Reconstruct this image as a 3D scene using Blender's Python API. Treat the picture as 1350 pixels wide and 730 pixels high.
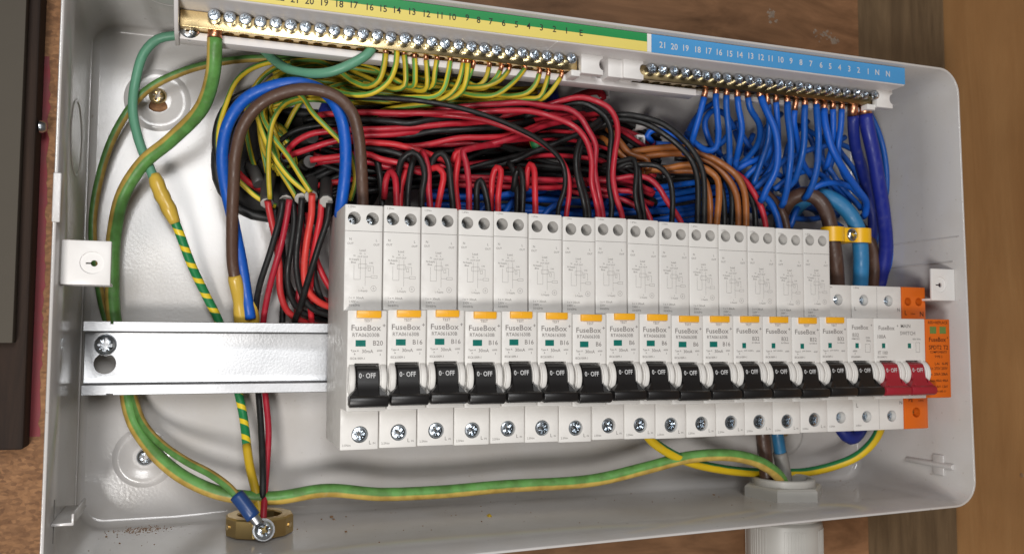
import bpy, bmesh, math, random
import numpy as np
from mathutils import Vector, Matrix

random.seed(7)
for o in list(bpy.data.objects):
    bpy.data.objects.remove(o, do_unlink=True)
scene = bpy.context.scene
COL = scene.collection
S = 0.001            # everything below is laid out in millimetres: x right, d out from the back panel, z up

# ------------------------------------------------------------------ camera
CAM = np.array([-57.988, -470.1085, 11.6532])
ROT = np.array([[0.94586476, 0.32353906, -0.02573571],
                [-0.32450349, 0.94421219, -0.05622124],
                [0.00611021, 0.06152901, 0.99808659]])
FPX, PX, PY = 1126.678, -14.4165, 8.0837
cam_data = bpy.data.cameras.new('camera')
cam = bpy.data.objects.new('camera', cam_data)
COL.objects.link(cam)
cam_data.sensor_width = 36.0
cam_data.lens = 36.0 * FPX / 1350.0
cam_data.shift_x = -PX / 1350.0
cam_data.shift_y = PY / 1350.0
cam_data.clip_start = 0.01
cam_data.clip_end = 20.0
cam_data.dof.use_dof = True
cam_data.dof.focus_distance = 0.415
cam_data.dof.aperture_fstop = 16.0
m = Matrix.Identity(4)
for i in range(3):
    m[i][0] = ROT[i][0]
    m[i][1] = ROT[i][2]
    m[i][2] = -ROT[i][1]
    m[i][3] = CAM[i] * S
cam.matrix_world = m
scene.camera = cam

# ------------------------------------------------------------------ world, lamps, exposure
world = bpy.data.worlds.new('World')
scene.world = world
world.use_nodes = True
bg = world.node_tree.nodes['Background']
bg.inputs[0].default_value = (1.0, 0.965, 0.93, 1)
bg.inputs[1].default_value = 0.032


def lamp(name, loc, target, size, power, color):
    l = bpy.data.lights.new(name, 'AREA')
    l.shape = 'DISK'
    l.size = size
    l.energy = power
    l.color = color
    o = bpy.data.objects.new(name, l)
    o.location = Vector(loc) * S
    v = Vector(target) - Vector(loc)
    o.rotation_euler = v.to_track_quat('-Z', 'Y').to_euler()
    COL.objects.link(o)
    return o


lamp('key_lamp', (-250, -720, -235), (90, -60, 30), 0.16, 3.9, (1.0, 0.97, 0.935))
lamp('window_light', (-85, -1150, 330), (60, -40, 40), 0.42, 6.2, (0.985, 0.985, 0.985))

vs = scene.view_settings
vs.view_transform = 'Standard'
vs.look = 'None'
vs.gamma = 1.0
vs.exposure = -0.06
vs.use_curve_mapping = False


# ------------------------------------------------------------------ pixel of the photograph + depth -> millimetres
def at(u, v, d=None, x=None, z=None):
    r = ROT @ np.array([(u - 675 - PX) / FPX, 1.0, -(v - 365 - PY) / FPX])
    if d is not None:
        t = (-d - CAM[1]) / r[1]
    elif x is not None:
        t = (x - CAM[0]) / r[0]
    else:
        t = (z - CAM[2]) / r[2]
    P = CAM + t * r
    return (P[0], -P[1], P[2])          # x, d, z


# ------------------------------------------------------------------ materials
MATS = {}


def nd(nt, typ, **kw):
    n = nt.nodes.new(typ)
    for k, v in kw.items():
        setattr(n, k, v)
    return n


def mat(name, color, rough=0.45, metal=0.0, noise=0.06, scale=60.0, bump=0.0, bscale=900.0, spec=0.5, coat=0.0, rvar=0.08):
    if name in MATS:
        return MATS[name]
    mt = bpy.data.materials.new(name)
    mt.use_nodes = True
    nt = mt.node_tree
    b = nt.nodes['Principled BSDF']
    b.inputs['Metallic'].default_value = metal
    b.inputs['Specular IOR Level'].default_value = spec
    b.inputs['Coat Weight'].default_value = coat
    tc = nd(nt, 'ShaderNodeTexCoord')
    nz = nd(nt, 'ShaderNodeTexNoise')
    nz.inputs['Scale'].default_value = scale
    nz.inputs['Detail'].default_value = 6
    nt.links.new(tc.outputs['Object'], nz.inputs['Vector'])
    mix = nd(nt, 'ShaderNodeMix', data_type='RGBA')
    c = color
    mix.inputs[6].default_value = (c[0] * (1 - noise), c[1] * (1 - noise), c[2] * (1 - noise), 1)
    mix.inputs[7].default_value = (min(c[0] * (1 + noise), 1), min(c[1] * (1 + noise), 1), min(c[2] * (1 + noise), 1), 1)
    nt.links.new(nz.outputs['Fac'], mix.inputs[0])
    nt.links.new(mix.outputs[2], b.inputs['Base Color'])
    mr = nd(nt, 'ShaderNodeMapRange')
    mr.inputs[3].default_value = max(rough - rvar, 0.03)
    mr.inputs[4].default_value = rough + rvar
    nt.links.new(nz.outputs['Fac'], mr.inputs[0])
    nt.links.new(mr.outputs[0], b.inputs['Roughness'])
    if bump > 0:
        n2 = nd(nt, 'ShaderNodeTexNoise')
        n2.inputs['Scale'].default_value = bscale
        n2.inputs['Detail'].default_value = 3
        nt.links.new(tc.outputs['Object'], n2.inputs['Vector'])
        bp = nd(nt, 'ShaderNodeBump')
        bp.inputs['Strength'].default_value = bump
        bp.inputs['Distance'].default_value = 0.0004
        nt.links.new(n2.outputs['Fac'], bp.inputs['Height'])
        nt.links.new(bp.outputs[0], b.inputs['Normal'])
    MATS[name] = mt
    return mt


def vary(mt, amount, dust=0.25):
    """each wire is its own batch: value and roughness differ a little from object to object"""
    nt = mt.node_tree
    b = nt.nodes['Principled BSDF']
    src = b.inputs['Base Color'].links[0].from_socket
    oi = nd(nt, 'ShaderNodeObjectInfo')
    mr = nd(nt, 'ShaderNodeMapRange')
    mr.inputs[3].default_value = 1 - amount
    mr.inputs[4].default_value = 1 + amount
    nt.links.new(oi.outputs['Random'], mr.inputs[0])
    hs = nd(nt, 'ShaderNodeHueSaturation')
    nt.links.new(mr.outputs[0], hs.inputs['Value'])
    m3 = nd(nt, 'ShaderNodeMapRange')
    m3.inputs[3].default_value = 0.497
    m3.inputs[4].default_value = 0.503
    nt.links.new(oi.outputs['Random'], m3.inputs[0])
    nt.links.new(m3.outputs[0], hs.inputs['Hue'])
    nt.links.new(src, hs.inputs['Color'])
    nt.links.new(hs.outputs[0], b.inputs['Base Color'])
    # scuffs and dust along the sleeve
    tc = nd(nt, 'ShaderNodeTexCoord')
    n = nd(nt, 'ShaderNodeTexNoise')
    n.inputs['Scale'].default_value = 260
    n.inputs['Detail'].default_value = 6
    nt.links.new(tc.outputs['Object'], n.inputs['Vector'])
    r = nd(nt, 'ShaderNodeMapRange')
    r.inputs[1].default_value = 0.35
    r.inputs[2].default_value = 0.7
    r.inputs[3].default_value = 0.36
    r.inputs[4].default_value = 0.66
    nt.links.new(n.outputs['Fac'], r.inputs[0])
    nt.links.new(r.outputs[0], b.inputs['Roughness'])
    d = nd(nt, 'ShaderNodeMix', data_type='RGBA')
    d.inputs[7].default_value = (0.30, 0.27, 0.23, 1)
    r2 = nd(nt, 'ShaderNodeMapRange')
    r2.inputs[1].default_value = 0.60
    r2.inputs[2].default_value = 0.80
    r2.inputs[3].default_value = 0.0
    r2.inputs[4].default_value = dust
    nt.links.new(n.outputs['Fac'], r2.inputs[0])
    nt.links.new(r2.outputs[0], d.inputs[0])
    nt.links.new(hs.outputs[0], d.inputs[6])
    nt.links.new(d.outputs[2], b.inputs['Base Color'])


def striped(name, yel, grn, lo, hi, dirt=0.0, freq=1.0):
    """green and yellow sleeve: the stripe follows the wire's own angle coordinate"""
    mt = bpy.data.materials.new(name)
    mt.use_nodes = True
    nt = mt.node_tree
    b = nt.nodes['Principled BSDF']
    uv = nd(nt, 'ShaderNodeUVMap')
    sx = nd(nt, 'ShaderNodeSeparateXYZ')
    nt.links.new(uv.outputs[0], sx.inputs[0])
    tc = nd(nt, 'ShaderNodeTexCoord')
    nz = nd(nt, 'ShaderNodeTexNoise')
    nz.inputs['Scale'].default_value = 90
    nz.inputs['Detail'].default_value = 5
    nt.links.new(tc.outputs['Object'], nz.inputs['Vector'])
    ad = nd(nt, 'ShaderNodeMath', operation='MULTIPLY_ADD')
    nt.links.new(nz.outputs['Fac'], ad.inputs[0])
    ad.inputs[1].default_value = 0.05
    fq = nd(nt, 'ShaderNodeMath', operation='MULTIPLY')
    fq.inputs[1].default_value = freq
    nt.links.new(sx.outputs[0], fq.inputs[0])
    nt.links.new(fq.outputs[0], ad.inputs[2])
    fr = nd(nt, 'ShaderNodeMath', operation='FRACT')
    nt.links.new(ad.outputs[0], fr.inputs[0])
    rp = nd(nt, 'ShaderNodeValToRGB')
    e = rp.color_ramp.elements
    e[0].position = 0.0
    e[0].color = (*yel, 1)
    e[1].position = lo
    e[1].color = (*yel, 1)
    for p, c in ((lo + 0.03, grn), (hi, grn), (hi + 0.03, yel)):
        q = e.new(p)
        q.color = (*c, 1)
    nt.links.new(fr.outputs[0], rp.inputs[0])
    mx = nd(nt, 'ShaderNodeMix', data_type='RGBA', blend_type='MULTIPLY')
    nt.links.new(rp.outputs[0], mx.inputs[6])
    n2 = nd(nt, 'ShaderNodeTexNoise')
    n2.inputs['Scale'].default_value = 160
    n2.inputs['Detail'].default_value = 6
    nt.links.new(tc.outputs['Object'], n2.inputs['Vector'])
    r2 = nd(nt, 'ShaderNodeValToRGB')
    r2.color_ramp.elements[0].position = 0.38
    r2.color_ramp.elements[0].color = (0.45, 0.36, 0.25, 1)
    r2.color_ramp.elements[1].position = 0.62
    r2.color_ramp.elements[1].color = (1, 1, 1, 1)
    nt.links.new(n2.outputs['Fac'], r2.inputs[0])
    nt.links.new(r2.outputs[0], mx.inputs[7])
    mx.inputs[0].default_value = dirt
    nt.links.new(mx.outputs[2], b.inputs['Base Color'])
    b.inputs['Roughness'].default_value = 0.42
    MATS[name] = mt
    vary(mt, 0.25)
    return mt


def wood(name, c1, c2, scale, stretch, rough=0.6, fleck=None):
    mt = bpy.data.materials.new(name)
    mt.use_nodes = True
    nt = mt.node_tree
    b = nt.nodes['Principled BSDF']
    tc = nd(nt, 'ShaderNodeTexCoord')
    mp = nd(nt, 'ShaderNodeMapping')
    mp.inputs['Scale'].default_value = stretch
    nt.links.new(tc.outputs['Object'], mp.inputs['Vector'])
    n1 = nd(nt, 'ShaderNodeTexNoise')
    n1.inputs['Scale'].default_value = scale
    n1.inputs['Detail'].default_value = 9
    n1.inputs['Roughness'].default_value = 0.65
    n1.inputs['Distortion'].default_value = 0.6
    nt.links.new(mp.outputs[0], n1.inputs['Vector'])
    rp = nd(nt, 'ShaderNodeValToRGB')
    rp.color_ramp.elements[0].position = 0.32
    rp.color_ramp.elements[0].color = (*c1, 1)
    rp.color_ramp.elements[1].position = 0.68
    rp.color_ramp.elements[1].color = (*c2, 1)
    nt.links.new(n1.outputs['Fac'], rp.inputs[0])
    out = rp.outputs[0]
    n3 = nd(nt, 'ShaderNodeTexNoise')
    n3.inputs['Scale'].default_value = 9
    n3.inputs['Detail'].default_value = 4
    nt.links.new(tc.outputs['Object'], n3.inputs['Vector'])
    mx = nd(nt, 'ShaderNodeMix', data_type='RGBA', blend_type='OVERLAY')
    mx.inputs[0].default_value = 0.35
    nt.links.new(out, mx.inputs[6])
    nt.links.new(n3.outputs['Fac'], mx.inputs[7])
    out = mx.outputs[2]
    if fleck:
        vo = nd(nt, 'ShaderNodeTexVoronoi')
        vo.inputs['Scale'].default_value = fleck
        mp2 = nd(nt, 'ShaderNodeMapping')
        mp2.inputs['Scale'].default_value = (1.0, 1.0, 1.9)
        mp2.inputs['Rotation'].default_value = (0, 0.5, 0)
        nt.links.new(tc.outputs['Object'], mp2.inputs[0])
        nt.links.new(mp2.outputs[0], vo.inputs['Vector'])
        r3 = nd(nt, 'ShaderNodeValToRGB')
        r3.color_ramp.elements[0].position = 0.1
        r3.color_ramp.elements[0].color = (0.30, 0.20, 0.12, 1)
        r3.color_ramp.elements[1].position = 0.9
        r3.color_ramp.elements[1].color = (1, 0.9, 0.75, 1)
        nt.links.new(vo.outputs['Color'], r3.inputs[0])
        m2 = nd(nt, 'ShaderNodeMix', data_type='RGBA', blend_type='MULTIPLY')
        m2.inputs[0].default_value = 0.65
        nt.links.new(out, m2.inputs[6])
        nt.links.new(r3.outputs[0], m2.inputs[7])
        out = m2.outputs[2]
    nt.links.new(out, b.inputs['Base Color'])
    b.inputs['Roughness'].default_value = rough
    bp = nd(nt, 'ShaderNodeBump')
    bp.inputs['Strength'].default_value = 0.5
    bp.inputs['Distance'].default_value = 0.0006
    nt.links.new(n1.outputs['Fac'], bp.inputs['Height'])
    nt.links.new(bp.outputs[0], b.inputs['Normal'])
    MATS[name] = mt
    return mt


def paint_panel(name, base):
    """powder-coated steel: slight orange peel, dust and a few grubby patches"""
    mt = mat(name, base, rough=0.17, noise=0.03, scale=14, bump=0.09, bscale=700, spec=0.6, rvar=0.04)
    nt = mt.node_tree
    b = nt.nodes['Principled BSDF']
    link = b.inputs['Base Color'].links[0]
    src = link.from_socket
    tc = nd(nt, 'ShaderNodeTexCoord')
    n = nd(nt, 'ShaderNodeTexNoise')
    n.inputs['Scale'].default_value = 420
    n.inputs['Detail'].default_value = 2
    nt.links.new(tc.outputs['Object'], n.inputs['Vector'])
    r = nd(nt, 'ShaderNodeValToRGB')
    r.color_ramp.elements[0].position = 0.22
    r.color_ramp.elements[0].color = (0.55, 0.48, 0.40, 1)
    r.color_ramp.elements[1].position = 0.30
    r.color_ramp.elements[1].color = (1, 1, 1, 1)
    nt.links.new(n.outputs['Fac'], r.inputs[0])
    mx = nd(nt, 'ShaderNodeMix', data_type='RGBA', blend_type='MULTIPLY')
    mx.inputs[0].default_value = 0.6
    nt.links.new(src, mx.inputs[6])
    nt.links.new(r.outputs[0], mx.inputs[7])
    n4 = nd(nt, 'ShaderNodeTexNoise')
    n4.inputs['Scale'].default_value = 26
    n4.inputs['Detail'].default_value = 7
    nt.links.new(tc.outputs['Object'], n4.inputs['Vector'])
    r4 = nd(nt, 'ShaderNodeValToRGB')
    r4.color_ramp.elements[0].position = 0.30
    r4.color_ramp.elements[0].color = (0.86, 0.82, 0.76, 1)
    r4.color_ramp.elements[1].position = 0.55
    r4.color_ramp.elements[1].color = (1, 1, 1, 1)
    nt.links.new(n4.outputs['Fac'], r4.inputs[0])
    m4 = nd(nt, 'ShaderNodeMix', data_type='RGBA', blend_type='MULTIPLY')
    m4.inputs[0].default_value = 0.55
    nt.links.new(mx.outputs[2], m4.inputs[6])
    nt.links.new(r4.outputs[0], m4.inputs[7])
    nt.links.new(m4.outputs[2], b.inputs['Base Color'])
    return mt


M_PAINT = paint_panel('enclosure_paint', (0.575, 0.557, 0.545))
M_BODY = mat('device_plastic', (0.735, 0.715, 0.685), rough=0.42, noise=0.035, scale=45, bump=0.05, bscale=2500)
def shift_noise(mt):
    nt = mt.node_tree
    oi = nd(nt, 'ShaderNodeObjectInfo')
    for n in [q for q in nt.nodes if q.type == 'TEX_NOISE']:
        src = n.inputs['Vector'].links[0].from_socket
        ma = nd(nt, 'ShaderNodeVectorMath', operation='MULTIPLY_ADD')
        ma.inputs[1].default_value = (1, 1, 1)
        nt.links.new(src, ma.inputs[0])
        ma.inputs[1].default_value = (1, 1, 1)
        nt.links.new(oi.outputs['Random'], ma.inputs[2])
        nt.links.new(ma.outputs[0], n.inputs['Vector'])


shift_noise(M_BODY)
vary(M_BODY, 0.03, 0.10)
M_WHITE = mat('white_plastic', (0.76, 0.74, 0.72), rough=0.38, noise=0.03, scale=40)
M_CARRIER = mat('carrier_plastic', (0.72, 0.69, 0.68), rough=0.4, noise=0.03, scale=40)
M_BLACK = mat('black_plastic', (0.012, 0.011, 0.011), rough=0.38, noise=0.1)
M_REDP = mat('red_plastic', (0.33, 0.018, 0.032), rough=0.4, noise=0.05)
M_ORANGE = mat('orange_plastic', (0.68, 0.135, 0.010), rough=0.42, noise=0.04)
M_YBTN = mat('amber_button', (0.86, 0.42, 0.02), rough=0.35, noise=0.03)
M_GREENW = mat('green_window', (0.01, 0.16, 0.13), rough=0.25, noise=0.25, scale=300)
M_LIME = mat('lime_window', (0.13, 0.22, 0.06), rough=0.25, noise=0.1, scale=300)
M_INK = mat('grey_ink', (0.22, 0.20, 0.19), rough=0.6, noise=0.05)
M_INKF = mat('faint_ink', (0.27, 0.255, 0.24), rough=0.6, noise=0.05)
M_INKW = mat('white_ink', (0.62, 0.62, 0.62), rough=0.6, noise=0.02)
M_INKB = mat('black_ink', (0.02, 0.02, 0.02), rough=0.6, noise=0.02)
M_INKO = mat('brown_ink', (0.035, 0.010, 0.005), rough=0.6, noise=0.02)
M_ZINC = mat('zinc_screw', (0.62, 0.67, 0.72), rough=0.24, metal=1.0, noise=0.25, scale=260)
M_STEEL = mat('galvanised_steel', (0.44, 0.445, 0.455), rough=0.40, metal=1.0, noise=0.28, scale=45, bump=0.12, bscale=900, rvar=0.1)
M_BRASS = mat('brass', (0.80, 0.62, 0.33), rough=0.26, metal=1.0, noise=0.08, scale=120)
M_BRASS2 = mat('shaded_brass', (0.33, 0.25, 0.13), rough=0.3, metal=1.0, noise=0.15, scale=120)  # neutral bar brass, its heavy shadows put into the darker colour
M_OLDBRASS = mat('dull_brass', (0.56, 0.41, 0.18), rough=0.38, metal=1.0, noise=0.2, scale=90)
M_COPPER = mat('copper', (0.72, 0.34, 0.20), rough=0.36, metal=1.0, noise=0.15, scale=700)
M_DARK = mat('hole_shade', (0.02, 0.018, 0.016), rough=0.7, noise=0.1)  # near-black colour stands in for the shade inside openings
M_RUBBER = mat('black_rubber', (0.014, 0.014, 0.014), rough=0.5, noise=0.1)
M_GREEN = mat('label_green', (0.015, 0.26, 0.07), rough=0.5, noise=0.04)
M_YELLOW = mat('label_yellow', (0.80, 0.66, 0.16), rough=0.5, noise=0.04)
M_LBLUE = mat('label_blue', (0.07, 0.31, 0.63), rough=0.5, noise=0.04)
M_LWHITE = mat('label_white', (0.78, 0.77, 0.75), rough=0.5, noise=0.02)
M_SHEATH = mat('dark_sheath', (0.055, 0.052, 0.05), rough=0.5, noise=0.2)
M_GREYSH = mat('grey_sheath', (0.20, 0.19, 0.175), rough=0.5, noise=0.1)
M_SHEATHW = mat('white_tape', (0.42, 0.40, 0.37), rough=0.5, noise=0.08)
M_CRIMP = mat('yellow_crimp', (0.62, 0.41, 0.06), rough=0.3, noise=0.1, scale=120)
M_LUGBLUE = mat('blue_crimp', (0.015, 0.05, 0.17), rough=0.35, noise=0.1)
M_GLAND = mat('gland_plastic', (0.46, 0.45, 0.42), rough=0.42, noise=0.04)
M_CLIPY = mat('yellow_clip', (0.85, 0.47, 0.01), rough=0.35, noise=0.04)
M_DUST = mat('brick_dust', (0.30, 0.18, 0.10), rough=0.9, noise=0.3, scale=400)

W_COL = {
    'red': mat('red_wire', (0.45, 0.014, 0.028), rough=0.36, noise=0.12, scale=50),
    'scarlet': mat('scarlet_wire', (0.56, 0.035, 0.03), rough=0.36, noise=0.1, scale=50),
    'black': mat('black_wire', (0.011, 0.011, 0.011), rough=0.38, noise=0.2, scale=50),
    'blue': mat('blue_wire', (0.002, 0.085, 0.42), rough=0.32, noise=0.12, scale=50),
    'violet': mat('violet_wire', (0.011, 0.022, 0.24), rough=0.36, noise=0.12, scale=50),
    'tailblue': mat('tail_blue_wire', (0.018, 0.15, 0.31), rough=0.38, noise=0.15, scale=50),
    'brown': mat('brown_wire', (0.085, 0.043, 0.028), rough=0.4, noise=0.15, scale=50),
    'tan': mat('tan_wire', (0.30, 0.095, 0.018), rough=0.38, noise=0.15, scale=50),
    'teal': mat('teal_wire', (0.10, 0.27, 0.17), rough=0.42, noise=0.12, scale=50),
    'yellow': mat('yellow_wire', (0.70, 0.47, 0.02), rough=0.38, noise=0.1, scale=50),
    'gy': striped('green_yellow_wire', (0.62, 0.45, 0.025), (0.12, 0.31, 0.06), 0.42, 0.80, 0.2, 2.0),
    'gyb': striped('bright_green_yellow_wire', (0.80, 0.55, 0.01), (0.02, 0.22, 0.07), 0.38, 0.72, 0.05),
    'gyd': striped('dirty_green_yellow_wire', (0.45, 0.31, 0.07), (0.10, 0.26, 0.06), 0.36, 0.79, 0.55),
    'barber': striped('barber_green_yellow_wire', (0.80, 0.58, 0.02), (0.01, 0.20, 0.06), 0.06, 0.72, 0.0),
    'sheath': M_SHEATH,
    'greysheath': M_GREYSH,
}

for k_ in ('red', 'scarlet', 'black', 'blue', 'violet', 'tailblue', 'brown', 'tan', 'teal', 'yellow'):
    vary(W_COL[k_], 0.22, 0.06 if k_ == 'black' else 0.16)
W_COL['black'].node_tree.nodes['Principled BSDF'].inputs['Specular IOR Level'].default_value = 0.35


# ------------------------------------------------------------------ mesh helpers (mm in, metres out)
def V(x, d, z):
    return Vector((x, -d, z))


def link(name, me, material, parent=None, loc=None, smooth=False, autosmooth=None):
    o = bpy.data.objects.new(name, me)
    if material is not None and not me.materials:
        me.materials.append(material)
    COL.objects.link(o)
    if parent is not None:
        o.parent = parent
    if loc is not None:
        o.location = V(*loc) * S
    return o


def finish(bm, name, smooth=None):
    """bmesh in mm -> mesh in metres; smooth = shade smooth with sharp edges above this angle"""
    bmesh.ops.recalc_face_normals(bm, faces=bm.faces)
    me = bpy.data.meshes.new(name)
    if smooth is not None:
        for f in bm.faces:
            f.smooth = True
        for e in bm.edges:
            if len(e.link_faces) == 2:
                e.smooth = e.calc_face_angle(0) < math.radians(smooth)
    bm.transform(Matrix.Scale(S, 4))
    bm.to_mesh(me)
    bm.free()
    return me


def bm_box(x0, x1, d0, d1, z0, z1, bev=0.0, seg=2, bm=None):
    b = bmesh.new()
    bmesh.ops.create_cube(b, size=1.0)
    for v in b.verts:
        v.co = Vector(((x0 + x1) / 2 + v.co.x * (x1 - x0), -(d0 + d1) / 2 + v.co.y * (d1 - d0), (z0 + z1) / 2 + v.co.z * (z1 - z0)))
    if bev:
        bmesh.ops.bevel(b, geom=list(b.edges), offset=bev, segments=seg, affect='EDGES', profile=0.5)
    return merge(bm, b)


def merge(bm, b):
    if bm is None:
        return b
    me = bpy.data.meshes.new('tmp')
    b.to_mesh(me)
    b.free()
    bm.from_mesh(me)
    bpy.data.meshes.remove(me)
    return bm


def bm_prism_x(prof, x0, x1, bev=0.0, seg=2, bm=None, angle=20):
    """closed profile of (d, z) points extruded along x"""
    b = bmesh.new()
    a = [b.verts.new(V(x0, d, z)) for d, z in prof]
    c = [b.verts.new(V(x1, d, z)) for d, z in prof]
    n = len(prof)
    b.faces.new(a)
    b.faces.new(c[::-1])
    for i in range(n):
        b.faces.new((a[i], a[(i + 1) % n], c[(i + 1) % n], c[i]))
    bmesh.ops.recalc_face_normals(b, faces=b.faces)
    if bev:
        es = [e for e in b.edges if e.calc_face_angle(0) > math.radians(angle)]
        bmesh.ops.bevel(b, geom=es, offset=bev, segments=seg, affect='EDGES', profile=0.5)
    return merge(bm, b)


def bm_prism_d(prof, d0, d1, bev=0.0, seg=2, bm=None, angle=20):
    """closed profile of (x, z) points extruded along depth"""
    b = bmesh.new()
    a = [b.verts.new(V(x, d0, z)) for x, z in prof]
    c = [b.verts.new(V(x, d1, z)) for x, z in prof]
    n = len(prof)
    b.faces.new(a)
    b.faces.new(c[::-1])
    for i in range(n):
        b.faces.new((a[i], a[(i + 1) % n], c[(i + 1) % n], c[i]))
    bmesh.ops.recalc_face_normals(b, faces=b.faces)
    if bev:
        es = [e for e in b.edges if e.calc_face_angle(0) > math.radians(angle)]
        bmesh.ops.bevel(b, geom=es, offset=bev, segments=seg, affect='EDGES', profile=0.5)
    return merge(bm, b)


def bm_lathe(prof, center, axis, n=24, bm=None, cap=True):
    """prof: (radius, height) along axis vector (world coords x,y,z)"""
    b = bmesh.new()
    ax = Vector(axis).normalized()
    t = ax.orthogonal().normalized()
    s = ax.cross(t)
    rings = []
    for r, h in prof:
        if r <= 1e-6:
            rings.append([b.verts.new(Vector(center) + ax * h)])
        else:
            rings.append([b.verts.new(Vector(center) + ax * h + (t * math.cos(2 * math.pi * k / n) + s * math.sin(2 * math.pi * k / n)) * r) for k in range(n)])
    for p, q in zip(rings[:-1], rings[1:]):
        for k in range(n):
            k2 = (k + 1) % n
            if len(p) == 1 and len(q) == 1:
                continue
            if len(p) == 1:
                b.faces.new((p[0], q[k], q[k2]))
            elif len(q) == 1:
                b.faces.new((p[k], q[0], p[k2]))
            else:
                b.faces.new((p[k], q[k], q[k2], p[k2]))
    if cap:
        for r_ in (rings[0], rings[-1]):
            if len(r_) > 2:
                b.faces.new(r_)
    return merge(bm, b)


def boolean(bm, cutters, name, smooth=30):
    """bm minus the cutter bmeshes (given in mm)"""
    ma = bpy.data.meshes.new('a')
    bmesh.ops.recalc_face_normals(bm, faces=bm.faces)
    bm.to_mesh(ma)
    bm.free()
    oa = bpy.data.objects.new('a', ma)
    COL.objects.link(oa)
    tmp = []
    for cb in cutters:
        bmesh.ops.recalc_face_normals(cb, faces=cb.faces)
        mb = bpy.data.meshes.new('b')
        cb.to_mesh(mb)
        cb.free()
        ob = bpy.data.objects.new('b', mb)
        COL.objects.link(ob)
        md = oa.modifiers.new('b', 'BOOLEAN')
        md.operation = 'DIFFERENCE'
        md.solver = 'EXACT'
        md.object = ob
        tmp.append(ob)
    dg = bpy.context.evaluated_depsgraph_get()
    dg.update()
    me = bpy.data.meshes.new_from_object(oa.evaluated_get(dg), depsgraph=dg)
    for o in tmp + [oa]:
        d = o.data
        bpy.data.objects.remove(o, do_unlink=True)
        bpy.data.meshes.remove(d)
    b = bmesh.new()
    b.from_mesh(me)
    bpy.data.meshes.remove(me)
    return finish(b, name, smooth)


def empty(name, loc, label, cat, group=None, kind=None):
    o = bpy.data.objects.new(name, None)
    o.empty_display_size = 0.01
    o.location = V(*loc) * S
    COL.objects.link(o)
    return tag(o, label, cat, group, kind)


def tag(o, label=None, cat=None, group=None, kind=None):
    if label:
        o['label'] = label
    if cat:
        o['category'] = cat
    if group:
        o['group'] = group
    if kind:
        o['kind'] = kind
    return o


def rel(bm, base):
    """shift a bmesh so that base (x, d, z) becomes its origin"""
    bmesh.ops.translate(bm, verts=bm.verts, vec=-V(*base))
    return bm


# ------------------------------------------------------------------ lettering
def text_bm(items, bm=None):
    """items: (string, x, d, z, height, align[, tilt]) flat print facing the viewer"""
    bm = bm or bmesh.new()
    for it in items:
        s, x, d, z, h, al = it[:6]
        sx = it[6] if len(it) > 6 else 1.0
        tilt = it[7] if len(it) > 7 else 0.0
        cu = bpy.data.curves.new('t', 'FONT')
        cu.body = s
        cu.align_x = al
        cu.align_y = 'CENTER'
        cu.size = h / 0.70
        cu.resolution_u = 2
        cu.offset = 0.012 * cu.size
        ob = bpy.data.objects.new('t', cu)
        COL.objects.link(ob)
        dg = bpy.context.evaluated_depsgraph_get()
        me = bpy.data.meshes.new_from_object(ob.evaluated_get(dg), depsgraph=dg)
        bpy.data.objects.remove(ob, do_unlink=True)
        bpy.data.curves.remove(cu)
        mtx = Matrix.Translation(V(x, d, z)) @ Matrix.Rotation(math.radians(90 + tilt), 4, 'X') @ Matrix.Diagonal((sx, 1, 1, 1))
        me.transform(mtx)
        bm.from_mesh(me)
        bpy.data.meshes.remove(me)
    return bm


def bm_rect(x0, x1, d, z0, z1, bm=None):
    b = bm or bmesh.new()
    b.faces.new([b.verts.new(V(*p)) for p in ((x0, d, z0), (x1, d, z0), (x1, d, z1), (x0, d, z1))])
    return b


def bm_line(pts, d, w, bm):
    for (xa, za), (xb, zb) in zip(pts[:-1], pts[1:]):
        L = math.hypot(xb - xa, zb - za)
        nx, nz = -(zb - za) / L * w / 2, (xb - xa) / L * w / 2
        bm.faces.new([bm.verts.new(V(*p)) for p in ((xa + nx, d, za + nz), (xa - nx, d, za - nz), (xb - nx, d, zb - nz), (xb + nx, d, zb + nz))])
    return bm


# ------------------------------------------------------------------ setting: boards behind the enclosure
def struct(name, bm, material, smooth=None):
    o = link(name, finish(bm, name, smooth), material)
    o['kind'] = 'structure'
    return o


WOOD_BACK = wood('brown_board', (0.13, 0.062, 0.026), (0.34, 0.175, 0.085), 22, (0.7, 1, 2.6))
WOOD_DARK = wood('olive_board', (0.085, 0.055, 0.028), (0.17, 0.115, 0.062), 30, (3.2, 1, 0.35))
WOOD_SIDE = wood('side_board', (0.39, 0.195, 0.072), (0.48, 0.26, 0.105), 26, (1, 1.6, 0.22))
WOOD_CHIP = wood('chipboard', (0.22, 0.11, 0.05), (0.38, 0.21, 0.105), 120, (1, 1, 1), 0.8, fleck=420)
WOOD_POST = wood('dark_timber', (0.012, 0.006, 0.0035), (0.040, 0.020, 0.011), 30, (3, 3, 0.3), 0.85)
struct('backboard', bm_box(-70, 366, -22, -2, -400, 500), WOOD_BACK)
struct('chipboard_backing', bm_box(-700, -71, -22, -2.3, -400, 500), WOOD_CHIP)
struct('dark_backboard_strip', bm_box(367, 444, -22, -3, -400, 500), WOOD_DARK)
struct('side_board', bm_box(445, 470, -22, 260, -400, 500), WOOD_SIDE)
o = struct('timber_post', bm_box(-230, -138.6, -2.2, 14, -43, 420, 1.0), WOOD_POST)
o = link('post_fixing', finish(bm_lathe([(0, 3.2), (2.0, 2.8), (3.0, 1.4), (3.2, 0)], V(-137.9, 8, 112), (1, 0, 0), 16), 'post_fixing', 40), M_ZINC, o)
gp = bm_box(-420, -143.2, 14.3, 22, 7, 420, 0.5)
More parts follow.
